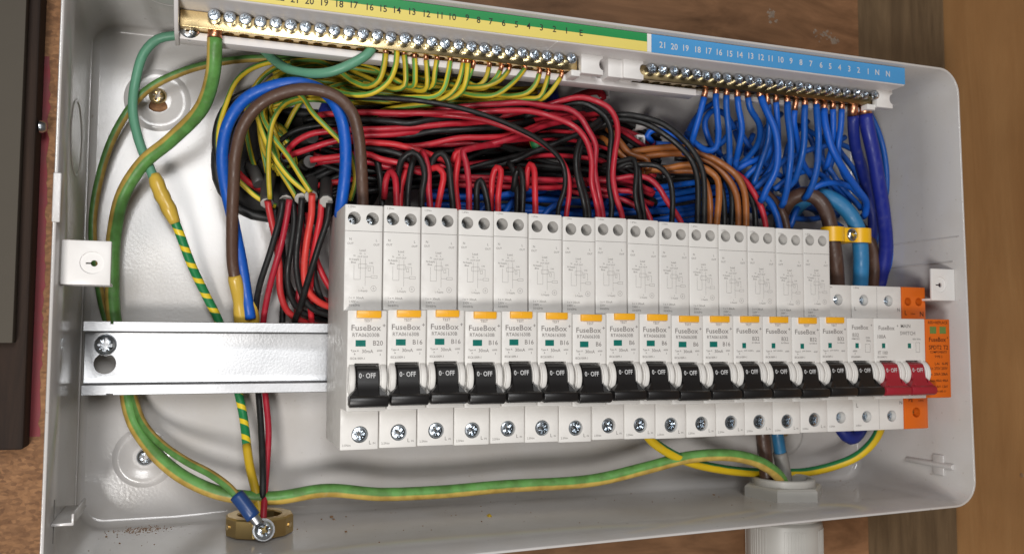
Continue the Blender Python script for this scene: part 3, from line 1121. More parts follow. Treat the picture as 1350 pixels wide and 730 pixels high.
# single-pole breaker without test button
root = empty('breaker', (PITCH * 15, 0, 0), 'short grey breaker between the tall ones and the red main switch', 'breaker')
part('body', ME_MCB, root)
tg = part('toggle', ME_TOG, root)
part('switch_lettering', ME_OFF, tg)
part('toggle_guard', ME_EARL, root)
part('toggle_guard', ME_EARR, root)
part('indicator_window', ME_WIN2, root)
part('indicator_flag', ME_FLAG, root)
bm = text_bm([('FuseBox', 8.6, N_, 17.4, 2.3, 'CENTER', 0.98), ('+', 16.4, N_, 18.6, 1.6, 'CENTER'), ('B32', 5.6, N_, 13.2, 2.0, 'CENTER'), ('FBMCB32', 5.6, N_, 11.2, 0.9, 'CENTER'),
              ('230V', 13.8, N_, 11.8, 1.0, 'CENTER'), ('50Hz', 14.2, N_, 10.2, 1.0, 'CENTER'), ('6000', 5, N_, 4.6, 1.0, 'CENTER'), ('3', 5, N_, 3.2, 1.0, 'CENTER'), ('IEC60898-1', 2.4, N_, 1.4, 1.0, 'LEFT'),
              ('1.2Nm', 1.4, L_, 40.2, 0.9, 'LEFT'), ('2.5Nm', 1.2, L_, -37.6, 1.0, 'LEFT')])
bm_line([(12.0, 4.0), (12.0, 8.4), (15.2, 8.4), (15.2, 4.0), (12.0, 4.0)], N_, 0.15, bm)
split_print(bm, M_INK, root)
put_screw(ME_TERMSCREW, 'terminal_screw', 8.8, DS - 5.2, 33.2, root, scale=1.0)
put_screw(ME_TERMSCREW, 'terminal_screw', 9.3, DS - 5.0, -32.8, root, scale=1.0)

# two-pole main switch
root = empty('main_switch', (PITCH * 16, 0, 0), 'grey main switch with two red toggles', 'switch')
part('body', ME_MAIN, root)
for dx in (0, 18):
    for me in (ME_TOGR, ME_EARL, ME_EARR, ME_WIN2, ME_FLAG):
        o = part({ME_TOGR: 'toggle', ME_EARL: 'toggle_guard', ME_EARR: 'toggle_guard', ME_WIN2: 'indicator_window', ME_FLAG: 'indicator_flag'}[me], me, root)
        o.location.x = dx * S
        if me is ME_TOGR:
            q = part('switch_lettering', ME_OFF, o)
    put_screw(ME_TERMSCREW, 'terminal_screw', 8.8 + dx * 0.98, DS - 5.0, 33.2, root, scale=1.02)
    put_screw(ME_TERMSCREW, 'terminal_screw', 9.3 + dx * 0.98, DS - 4.6, -32.8, root, scale=1.04)
bm = text_bm([('FuseBox', 8.6, N_, 17.2, 2.3, 'CENTER', 0.98), ('+', 16.4, N_, 18.4, 1.6, 'CENTER'), ('MAIN', 22.0, N_, 18.4, 2.0, 'CENTER'), ('SWITCH', 23.4, N_, 14.4, 2.0, 'CENTER'), ('100A', 5.0, N_, 12.4, 2.0, 'CENTER'),
              ('IT 100', 5.8, N_, 3.6, 1.8, 'CENTER'), ('IEC60947-3', 2, N_, 1.3, 1.0, 'LEFT'), ('400V 50Hz', 29.6, N_, 11.2, 0.9, 'CENTER'),
              ('L', 2.6, L_, 28.2, 2.0, 'CENTER'), ('N', 33.6, L_, 28.0, 2.0, 'CENTER'), ('L', 2.6, L_, -26.4, 2.2, 'CENTER'), ('N', 33.8, L_, -25.4, 2.0, 'CENTER'),
              ('3.5Nm', 1.6, L_, 40.2, 1.0, 'LEFT'), ('3.5Nm', 1.4, L_, -37.6, 1.0, 'LEFT')])
bm_line([(29.0, 4.0), (29.0, 9.4), (31.6, 9.4), (31.6, 4.0), (29.0, 4.0)], N_, 0.15, bm)
bm_line([(18.0, 23.2), (18.0, 41)], L_, 0.18, bm)
bm_line([(18.0, -22.4), (18.0, -40)], L_, 0.18, bm)
split_print(bm, M_INK, root)

# orange surge protector
root = empty('surge_protector', (PITCH * 18, 0, 0), 'orange surge protector at the right end of the row', 'surge protector')
part('body', ME_SPD, root)
bm = text_bm([('RED=REPLACE', 9, N_, 20.6, 1.55, 'CENTER'), ('FuseBox', 8.4, N_, 11.0, 2.5, 'CENTER'), ('+', 15.9, N_, 12.0, 1.5, 'CENTER'), ('SPDT2', 6.8, N_, 6.6, 2.3, 'CENTER'), ('T2', 14.4, N_, 6.6, 2.3, 'CENTER'),
              ('COMPONENTS', 9, N_, 4.0, 1.25, 'CENTER'), ('TYPE 2', 9, N_, 1.4, 1.35, 'CENTER'),
              ('L-N   N-PE', 11, N_, -2.6, 1.5, 'CENTER'), ('Uc 275V 255V', 9, N_, -5.2, 1.5, 'CENTER'), ('In  20kA 20kA', 9, N_, -8.4, 1.5, 'CENTER'), ('Imax 40kA 40kA', 9, N_, -12.0, 1.35, 'CENTER'),
              ('Up 1.5kV 1.5kV', 9, N_, -15.4, 1.35, 'CENTER'), ('IEC61643-11', 9.5, N_, -18.0, 1.2, 'CENTER'),
              ('L', 2.8, L_, 26.4, 2.6, 'CENTER'), ('2.5Nm', 8.0, L_, 25.9, 0.9, 'CENTER'), ('N', 14.6, L_, 25.8, 2.8, 'CENTER'), ('PE', 5.0, L_, -24.0, 2.3, 'CENTER'), ('2.5Nm', 12.6, L_, -24.4, 1.0, 'CENTER')])
split_print(bm, M_INKO, root)
for x0 in (3.2, 10.2):
    bm = bm_box(x0, x0 + 4.6, DN - 0.3, DN + 0.15, 14.4, 18.4, 0.1)
    me = finish(bm, 'status_window')
    me.materials.append(M_LIME)
    part('status_window', me, root)
for hx, hz, sc in ((4.6, 33.0, 0.75), (12.6, 33.0, 0.75), (9.0, -31.2, 0.9)):
    put_screw(ME_TERMSCREW, 'terminal_screw', hx, DS - 5.8, hz, root, scale=sc, material=M_OLDBRASS)
#@@PART2@@
# ------------------------------------------------------------------ terminal carrier, bars and number strips
CBX0, CBX1 = -75.0, 322.5
CB = (CBX0, 56, 145)
carrier = empty('terminal_carrier', CB, 'long white plastic carrier for the terminal bars under the top wall', 'carrier')
pr = [(56.0, 167.3), (85.8, 167.3), (86.2, 166.9), (86.2, 157.6), (85.2, 157.0), (59.0, 156.9), (59.0, 147.0), (56.0, 147.0)]
link('moulding', finish(rel(bm_prism_x(pr, CBX0 + 1.5, CBX1 - 3, 0.3, 1, angle=30), CB), 'moulding', 30), M_CARRIER, carrier)
bm = bm_box(CBX0 + 1.6, 195.0, 55.8, 64.0, 144.9, 148.6, 0.4)
link('ledge', finish(rel(bm, CB), 'ledge', 30), M_CARRIER, carrier)
ep = [(54, 167.2), (86.0, 167.2), (86.6, 166), (86.4, 157), (76, 148.5), (70, 145.2), (68, 144.6), (54, 144.6)]
bm = bm_prism_x(ep, CBX0 - 0.4, CBX0 + 1.45, 0.4, 2, angle=20)
link('end_wall', finish(rel(bm, CB), 'end_wall', 30), M_CARRIER, carrier)
bm = bm_box(102.0, 102.5, 60, 86.25, 156.7, 157.3, 0.05)
link('seam', finish(rel(bm, CB), 'seam'), M_LWHITE, carrier)


def hclip(x0, x1, lab, notch=(True, True)):
    z0, z1 = 147.0, 158.2
    zc, r = (z0 + z1) / 2, 2.9
    pts = [(x0, z0), (x1, z0)]
    if notch[1]:
        for k in range(11):
            a = math.radians(-90 + 180 * k / 10)
            pts.append((x1 - r * 0.75 * math.cos(a), zc + r * math.sin(a)))
    pts += [(x1, z1), (x0, z1)]
    if notch[0]:
        for k in range(11):
            a = math.radians(90 - 180 * k / 10)
            pts.append((x0 + r * 0.75 * math.cos(a), zc + r * math.sin(a)))
    bm = bm_prism_d(pts, 70.0, 74.0, 0.35, 2, angle=35)
    bm_box(x0 + 2.5, x1 - 2.5, 58, 71, z0 + 1.5, z1 - 1.5, bm=bm)
    o = link('bar_clip', finish(rel(bm, CB), 'bar_clip', 35), M_WHITE, carrier)
    return o


hclip(120.8, 133.2, '', (False, True))
hclip(145.0, 156.8, '', (False, True))
hclip(310.5, 322.0, '', (False, True))
bm = bm_box(136.8, 145.2, 58, 72.5, 147.2, 157.0, 0.5)
link('bar_clip', finish(rel(bm, CB), 'bar_clip', 35), M_WHITE, carrier)
for x0_, x1_ in ((116.0, 121.0), (305.0, 311.0)):
    bm = bm_box(x0_, x1_, 58, 72, 145.6, 148.9, 0.5)
    link('bar_clip_foot', finish(rel(bm, CB), 'bar_clip_foot', 35), M_WHITE, carrier)
p_ = at(250, 37, 64)
put_screw(ME_PAN, 'carrier_screw', p_[0], 62.0, p_[2], carrier, 0.4, CB, 1.25)

BP = 6.7
BX0, BX1 = -58.86, 162.09


def terminal_bar(x0, x1, first, n, lab, name):
    base = (x0, 60, 149)
    root = empty(name, base, lab, 'terminal bar')
    bm = bm_box(x0, x1, 60.2, 69.6, 149.0, 156.5, 0.35, 2)
    cut = bmesh.new()
    for i in range(n):
        x = first + i * BP
        bm_lathe([(2.3, -2), (2.3, 4.5)], V(x, 65.6, 149), (0, 0, 1), 12, bm=cut)
    link('bar', boolean(rel(bm, base), [rel(cut, base)], 'bar', 30), M_BRASS if first < 0 else M_BRASS2, root)
    for i in range(n):
        o = put_screw(ME_BARSCREW, 'clamp_screw', first + i * BP, 69.7 + random.uniform(-0.9, 0.5), 153.9, root, None, base)
        if i == 0 and first < 0:
            o.location.y -= 0.0014
    return root


terminal_bar(-73.2, 120.5, BX0, 27, 'brass earth terminal bar under the green and yellow number strip', 'terminal_bar')
terminal_bar(157.0, 312.0, BX1, 23, 'brass neutral terminal bar under the blue number strip', 'terminal_bar')

# number strips
sb = (-60, 86, 157)
strip = empty('number_strip', sb, 'green and yellow number strip over the earth bar', 'label')
link('green_band', finish(rel(bm_box(-60, 152.0, 86.15, 86.5, 162.9, 167.2), sb), 'green_band'), M_GREEN, strip)
link('yellow_band', finish(rel(bm_box(-60, 152.0, 86.15, 86.5, 157.7, 162.85), sb), 'yellow_band'), M_YELLOW, strip)
E_NUM = [('22', 369, -3), ('21', 389, 0), ('20', 408, 2), ('19', 427, 4), ('18', 447, 6), ('17', 466, 7), ('16', 487, 10), ('15', 505, 12), ('14', 523, 14), ('13', 543, 16), ('12', 562, 19), ('11', 580, 21), ('10', 596, 23), ('9', 616, 24),
         ('8', 631, 27), ('7', 647, 29), ('6', 664, 31), ('5', 681, 33), ('4', 697, 35), ('3', 714, 37), ('2', 731, 39), ('1', 747, 41), ('E', 766, 44)]
it = []
for s_, u, v in E_NUM:
    x, d, z = at(u, v, 86.6)
    it.append((s_, x, 86.56, min(z, 163.4), 3.1, 'CENTER', 0.92))
link('numbers', finish(rel(text_bm(it), sb), 'numbers'), M_INKB, strip)
sb = (152, 86, 157)
strip = empty('number_strip', sb, 'blue number strip with white figures over the neutral bar', 'label')
link('blue_band', finish(rel(bm_box(154.6, 319.2, 86.15, 86.5, 157.7, 167.2), sb), 'blue_band'), M_LBLUE, strip)
link('white_end', finish(rel(bm_box(152.1, 154.5, 86.15, 86.5, 157.7, 167.2), sb), 'white_end'), M_LWHITE, strip)
N_NUM = [('21', 874, 60), ('20', 889, 62.3), ('19', 903.6, 64), ('18', 919.5, 66), ('17', 933.8, 67.7), ('16', 947.8, 69.5), ('15', 961.7, 71.4), ('14', 975, 72.8), ('13', 989.5, 74.3), ('12', 1003, 76), ('11', 1016, 77.6), ('10', 1029, 79.3),
         ('9', 1043, 81), ('8', 1056, 82.8), ('7', 1069, 84.5), ('6', 1082.5, 86.3), ('5', 1094.6, 88), ('4', 1107, 89.7), ('3', 1119.7, 91.3), ('2', 1132, 93), ('1', 1144.6, 94.7), ('N', 1156.6, 96), ('N', 1170.7, 98)]
it = []
for s_, u, v in N_NUM:
    x, d, z = at(u, v, 86.6)
    it.append((s_, x, 86.56, z, 3.2, 'CENTER', 0.92))
link('numbers', finish(rel(text_bm(it), sb), 'numbers'), M_INKW, strip)

# ------------------------------------------------------------------ wires
WIRES = []      # dicts: name, label, cat, color, r, pts(mm), group, stripe, twist, copper


def wire(color, r, label, px, group=None, name='wire', drop=0.0, stripe=None, twist=0.0, copper=0.0, pin=False, raw=None, keep=False):
    pts = [np.array(at(*p)) for p in px] if raw is None else [np.array(p, float) for p in raw]
    if drop:
        pts.append(pts[-1] + np.array([0, 0, -drop]))
    r = r * {'gy': 0.86, 'blue': 0.88 if r < 2.6 else 1.0, 'red': 0.88, 'black': 0.88 if r < 3 else 1.0, 'scarlet': 0.95}.get(color, 1.0)
    WIRES.append(dict(color=color, r=r, label=label, pts=pts, group=group, name=name, stripe=random.random() if stripe is None else stripe, twist=twist, copper=copper, pin=pin, keep=keep))


GE = 'green and yellow wires on the earth bar'
# heavy earth: bar end screw, down behind the rail, along the floor, into the gland
wire('gyd', 3.45, 'thick dirty green and yellow earth cable from the end screw down to the floor gland',
     [(283, 44, 66), (283, 60, 66), (281, 95, 60), (266, 142, 46), (226, 184, 32), (190, 214, 24), (163, 255, 18), (151, 305, 12), (148, 360, 9), (151, 425, 8.5), (166, 472, 8.5), (168, 524, 9), (177, 557, 12), (194, 584, 16), (215, 608, 20), (246, 631, 25), (296, 651, 30), (360, 656, 31),
      (430, 646, 30), (500, 651, 30), (580, 648, 30), (660, 641, 31), (780, 633, 34), (850, 617, 38), (910, 602, 42), (965, 600, 46), (1005, 611, 46), (1030, 632, 42), (1036, 655, 40)], name='earth_cable', stripe=0.665, copper=1.6, keep=True)
# thinner earth: from the bundle, behind the rail, to the ring lug on the brass nut
wire('gyd', 2.0, 'thin green and yellow earth wire running behind the rail to the blue ring lug',
     [(560, 104, 20), (500, 90, 20), (430, 82, 18), (345, 77, 17), (290, 82, 16), (240, 95, 15), (190, 122, 13), (152, 175, 11), (130, 240, 9), (122, 300, 8), (128, 360, 6), (142, 425, 4), (168, 472, 4), (177, 526, 10), (189, 558, 16), (212, 584, 23), (245, 607, 31), (279, 625, 38), (303, 643, 43), (318, 661, 46)], name='earth_wire', stripe=0.40, keep=True)
# teal wire: bar screw, behind the carrier, down to the yellow crimp
wire('teal', 2.35, 'plain teal wire looping from the earth bar behind the carrier to a yellow crimp',
     [(492, 62, 66), (484, 72, 67), (464, 84, 66), (436, 95, 62), (408, 97, 56), (382, 92, 48), (362, 80, 40), (346, 65, 34), (320, 50, 28), (275, 46, 24), (235, 47, 22), (208, 52, 20), (190, 70, 18), (179, 105, 17), (175, 145, 18), (183, 185, 20), (196, 218, 22), (204, 238, 23)], name='earth_wire', keep=True)
wire('barber', 2.25, 'spiral striped green and yellow wire below the yellow crimp, behind the rail',
     [(229, 288, 22), (237, 308, 21), (252, 348, 16), (272, 390, 10), (288, 422, 7), (303, 470, 7), (315, 520, 9), (321, 550, 12), (326, 592, 20)], name='earth_wire', twist=0.115, keep=True)
wire('yellow', 2.25, 'plain yellow wire end entering the brass nut on the floor', [(325, 586, 19), (330, 618, 25), (338, 650, 31), (345, 684, 34), (347, 700, 34)], name='earth_wire', keep=True)
# arch of heavy blue and brown
wire('blue', 2.9, 'heavy blue wire arching over the cable hole into the first breaker',
     [(330, 420, 16), (326, 395, 17), (319, 350, 20), (307, 290, 26), (297, 245, 32), (293, 205, 38), (300, 165, 44), (322, 132, 49), (356, 115, 53), (395, 110, 56), (428, 122, 58), (447, 148, 60), (455, 185, 60), (455, 228, 58), (451, 262, 55), (448, 285, 50)], name='supply_wire', keep=True)
wire('brown', 2.9, 'heavy brown wire arching over the cable hole beside the blue one',
     [(312, 375, 20), (307, 350, 22), (306, 300, 30), (308, 245, 38), (311, 200, 44), (322, 163, 50), (345, 136, 55), (378, 121, 59), (412, 118, 62), (443, 127, 64), (463, 147, 65), (472, 176, 65), (476, 215, 64), (478, 262, 60)], name='supply_wire', drop=10, keep=True)

# earth wires clamped under the bar
E = [
    (2, [(509, 64, 66), (508, 84, 68), (501, 104, 64), (487, 114, 58), (468, 110, 50), (448, 97, 42), (420, 84, 34), (385, 82, 28)], 13),
    (2, [(523, 62, 66), (523, 84, 70), (513, 107, 68), (490, 123, 63), (463, 125, 57), (438, 119, 50), (410, 108, 42), (380, 100, 35)], 14),
    (2, [(532, 66, 66), (537, 92, 68), (535, 111, 64), (522, 118, 58), (503, 112, 50), (478, 100, 42), (450, 91, 34), (410, 84, 26)], 15),
    (2, [(546, 70, 66), (550, 96, 68), (547, 111, 62), (536, 114, 54), (515, 104, 46), (490, 92, 38), (450, 84, 30)], 16),
    (2, [(561, 72, 66), (566, 92, 69), (565, 112, 65), (556, 120, 58), (538, 117, 50), (514, 107, 42), (480, 96, 32)], 17),
    (2, [(577, 72, 66), (576, 92, 68), (572, 111, 62), (560, 117, 55), (532, 112, 46), (500, 104, 36)], 18),
    (2, [(594, 74, 66), (593, 94, 69), (586, 117, 66), (573, 127, 61), (548, 129, 55), (505, 127, 48), (465, 121, 40), (440, 112, 32)], 19),
    (2, [(612, 76, 66), (608, 104, 69), (597, 121, 64), (580, 131, 58), (552, 133, 50), (515, 130, 42)], 20),
    (2, [(617, 77, 66), (616, 104, 66), (608, 121, 60), (590, 132, 54), (545, 139, 44), (505, 146, 34), (488, 156, 26)], 21),
    (2, [(627, 80, 66), (621, 97, 66), (612, 112, 60), (596, 121, 50), (570, 124, 40)], 22),
    (2, [(647, 80, 66), (643, 102, 67), (631, 112, 62), (615, 108, 54), (595, 108, 44)], 23),
    (2, [(664, 84, 66), (657, 100, 66), (642, 114, 60), (622, 118, 50), (596, 117, 40)], 24),
    (2, [(673, 90, 66), (661, 104, 70), (641, 113, 66), (616, 115, 58), (590, 112, 46)], 25),
    (2, [(694, 88, 66), (679, 107, 72), (657, 123, 69), (634, 127, 62), (608, 122, 52), (584, 117, 40)], 26),
    (2, [(713, 91, 66), (709, 109, 67), (697, 121, 63), (676, 127, 56), (650, 126, 48), (610, 126, 38)], 27),
    (2, [(724, 93, 66), (722, 113, 69), (713, 127, 65), (692, 130, 58), (660, 132, 50), (615, 136, 40), (560, 136, 30)], 28),
    (2, [(743, 96, 66), (737, 108, 68), (724, 124, 64), (709, 132, 56), (682, 132, 46), (645, 136, 36)], 29)]
EO = ['leftmost', 'second', 'third', 'fourth', 'fifth', 'sixth', 'seventh', 'eighth', 'ninth', 'tenth', 'eleventh', 'twelfth', 'thirteenth', 'fourteenth', 'fifteenth', 'sixteenth', 'rightmost']
for i, (_, px, n) in enumerate(E):
    lab = f'{EO[i]} of the thin green and yellow wires hanging from the earth bar' if i in (0, 16) else f'{EO[i]} from left of the thin green and yellow wires on the earth bar'
    wire('gy', random.choice((1.5, 1.6, 1.7)), lab, px, GE, 'earth_wire', copper=1.6, twist=random.uniform(-0.004, 0.004))
# green/yellow strands of the bundle, into the cable hole
GL = 'green and yellow strands fanning down to the cable hole'
LB = [
    ('outermost left green and yellow strand curving round the hole edge', [(470, 92, 20), (400, 82, 20), (346, 85, 20), (314, 104, 20), (297, 140, 20), (288, 176, 19), (292, 212, 18), (316, 240, 17), (342, 262, 18), (364, 272, 18)]),
    ('green and yellow strand passing behind the brown arch, ending at the lower hole', [(520, 106, 22), (450, 90, 24), (385, 82, 25), (352, 96, 24), (332, 122, 22), (324, 160, 18), (330, 200, 12), (339, 230, 6)]),
    ('green and yellow strand slanting across the middle of the hole', [(505, 96, 26), (435, 86, 28), (385, 94, 30), (356, 112, 30), (338, 140, 30), (345, 172, 31), (360, 205, 32), (382, 235, 33), (416, 262, 36)]),
    ('upright green and yellow strand in front of the hole', [(560, 120, 30), (480, 106, 34), (405, 126, 40), (376, 136, 42), (361, 157, 42), (355, 188, 41), (354, 225, 38), (356, 262, 34)]),
    ('green and yellow strand crossing under the arch towards the first breaker', [(360, 106, 40), (385, 118, 42), (400, 129, 44), (411, 147, 45), (430, 167, 46), (450, 187, 46), (464, 206, 46), (469, 235, 44), (462, 264, 40)]),
    ('yellow-sided strand ending in the middle of the stripped sheaths', [(372, 110, 26), (350, 130, 26), (340, 150, 27), (346, 178, 28), (362, 214, 29), (378, 240, 30), (392, 262, 32)]),
    ('green-sided strand lying over its neighbours at the hole', [(395, 108, 34), (362, 128, 34), (346, 146, 34), (360, 180, 36), (380, 206, 38), (398, 236, 38), (409, 254, 38)]),
    ('short green and yellow strand deep in the hole', [(410, 118, 22), (392, 140, 20), (378, 166, 16), (368, 190, 10), (366, 210, 4)]),
    ('second short green and yellow strand deep in the hole', [(372, 128, 20), (352, 148, 18), (350, 172, 14), (356, 200, 8), (362, 225, 3)])]
for lab, px in LB:
    wire('gy', 1.55, lab, px, GL, 'earth_wire', twist=random.uniform(-0.006, 0.006))
# loose strands crossing behind the bar wires
for i in range(9):
    y0 = 84 + i * 5.2
    px = [(640 - i * 6, y0 + 26 + random.uniform(-5, 5), 14 + i), (580, y0 + 22 + random.uniform(-6, 6), 15 + i), (520, y0 + 10 + random.uniform(-6, 6), 16 + i), (455, y0 + 4 + random.uniform(-6, 6), 17 + i), (400, y0 + 2 + random.uniform(-5, 5), 18 + i), (360, y0 + 14 + i, 16 + i)]
    wire('gy', 1.5, f'green and yellow strand behind the earth bar wires, {ORD[i]} from the top', px, 'green and yellow strands deep in the bundle', 'earth_wire', twist=random.uniform(-0.006, 0.006))

for i in range(14):
    y0 = 92 + i * 3.1
    e_ = random.uniform(-5, 5)
    px = [(735 - 9 * i, y0 + 18 + e_, 34 - i), (690 - 6 * i, y0 + 24 + random.uniform(-3, 3), 38 - i), (620, y0 + 18 + random.uniform(-4, 4), 40 - i), (550, y0 + 8 + random.uniform(-5, 5), 40 - i), (480, y0 + random.uniform(-4, 4), 38 - i), (420, y0 - 6 + random.uniform(-4, 4), 34 - i), (375, y0 + 2 + random.uniform(-4, 4), 30 - i), (345 + random.uniform(-8, 14), y0 + 30, 27 - i * 0.6), (342 + 3 * i, 176 + random.uniform(-12, 12), 24 - i * 0.7), (352 + 3.2 * i, 222 + random.uniform(-6, 10), 16 - i * 0.6)]
    wire('gy', 1.45, f'slim green and yellow strand of the crowded fan, {ORD[i]} from the top', px, 'slim strands of the crowded fan', 'earth_wire', twist=random.uniform(-0.008, 0.008))
# red and black pairs dropping from the stripped sheaths at the left
GR = 'red and black wires dropping left of the breakers'
LR = [
    ('scarlet', 'leftmost scarlet wire bending right above the rail', [(352, 266, 26), (357, 288, 27), (363, 315, 25), (368, 348, 22), (370, 387, 18), (380, 411, 14), (400, 424, 11), (430, 432, 9)]),
    ('black', 'black wire crossing over the left red ones and passing behind the rail', [(372, 264, 30), (370, 282, 33), (358, 327, 32), (342, 378, 24), (336, 424, 9), (337, 475, 8), (341, 522, 12), (344, 560, 18), (346, 610, 26), (346, 660, 32), (346, 690, 34)]),
    ('red', 'red wire passing behind the rail down to the brass nut', [(381, 264, 30), (378, 285, 30), (371, 321, 28), (357, 372, 20), (347, 424, 9), (346, 475, 8), (350, 522, 12), (354, 565, 18), (352, 615, 26), (348, 660, 32), (346, 692, 34)]),
    ('black', 'black wire hanging straight then sweeping under the first breaker', [(386, 264, 28), (388, 290, 26), (383, 330, 24), (379, 362, 22), (384, 392, 18), (398, 411, 14), (430, 421, 12), (460, 424, 12)]),
    ('black', 'black wire in the middle sweeping right above the rail', [(397, 262, 33), (396, 285, 32), (391, 330, 30), (391, 358, 27), (398, 388, 24), (412, 407, 20), (440, 416, 18), (465, 418, 18)]),
    ('scarlet', 'bright scarlet wire left of the first breaker', [(410, 258, 38), (410, 283, 37), (404, 321, 34), (401, 360, 30), (405, 382, 27), (420, 398, 24), (445, 407, 22), (465, 410, 20)]),
    ('red', 'red wire running down beside the first breaker to the rail', [(424, 264, 40), (423, 284, 39), (417, 315, 34), (411, 350, 28), (409, 392, 20), (410, 424, 12), (412, 460, 9)]),
    ('black', 'black wire slanting down across the reds beside the first breaker', [(434, 268, 46), (432, 288, 45), (421, 322, 42), (406, 370, 34), (396, 404, 26), (388, 424, 13), (384, 460, 9)]),
    ('black', 'black wire low behind the others, bending right under the first breaker', [(362, 272, 16), (366, 310, 14), (374, 350, 12), (386, 385, 10), (410, 402, 9), (450, 410, 9)]),
    ('red', 'red wire low behind the others, bending right', [(390, 272, 18), (394, 310, 16), (398, 350, 14), (408, 382, 12), (430, 396, 10), (460, 400, 10)]),
    ('black', 'black wire close to the first breaker, hanging straight', [(418, 268, 32), (419, 300, 30), (414, 335, 26), (416, 370, 22), (428, 400, 18), (455, 416, 16)]),
    ('red', 'dull red wire hanging straight between two black ones', [(392, 268, 22), (398, 300, 20), (402, 335, 17), (396, 372, 14), (392, 405, 11), (392, 440, 8)]),
    ('black', 'black wire nearest the panel, straight down behind the rail', [(368, 274, 12), (372, 320, 9), (374, 370, 7), (372, 424, 6), (370, 470, 6)]),
    ('red', 'red wire slipping behind the side of the first breaker', [(406, 280, 24), (410, 317, 22), (420, 350, 20), (438, 383, 18), (460, 400, 18)])]
for c, lab, px in LR:
    wire(c, 1.85, lab, px, GR, 'wire')

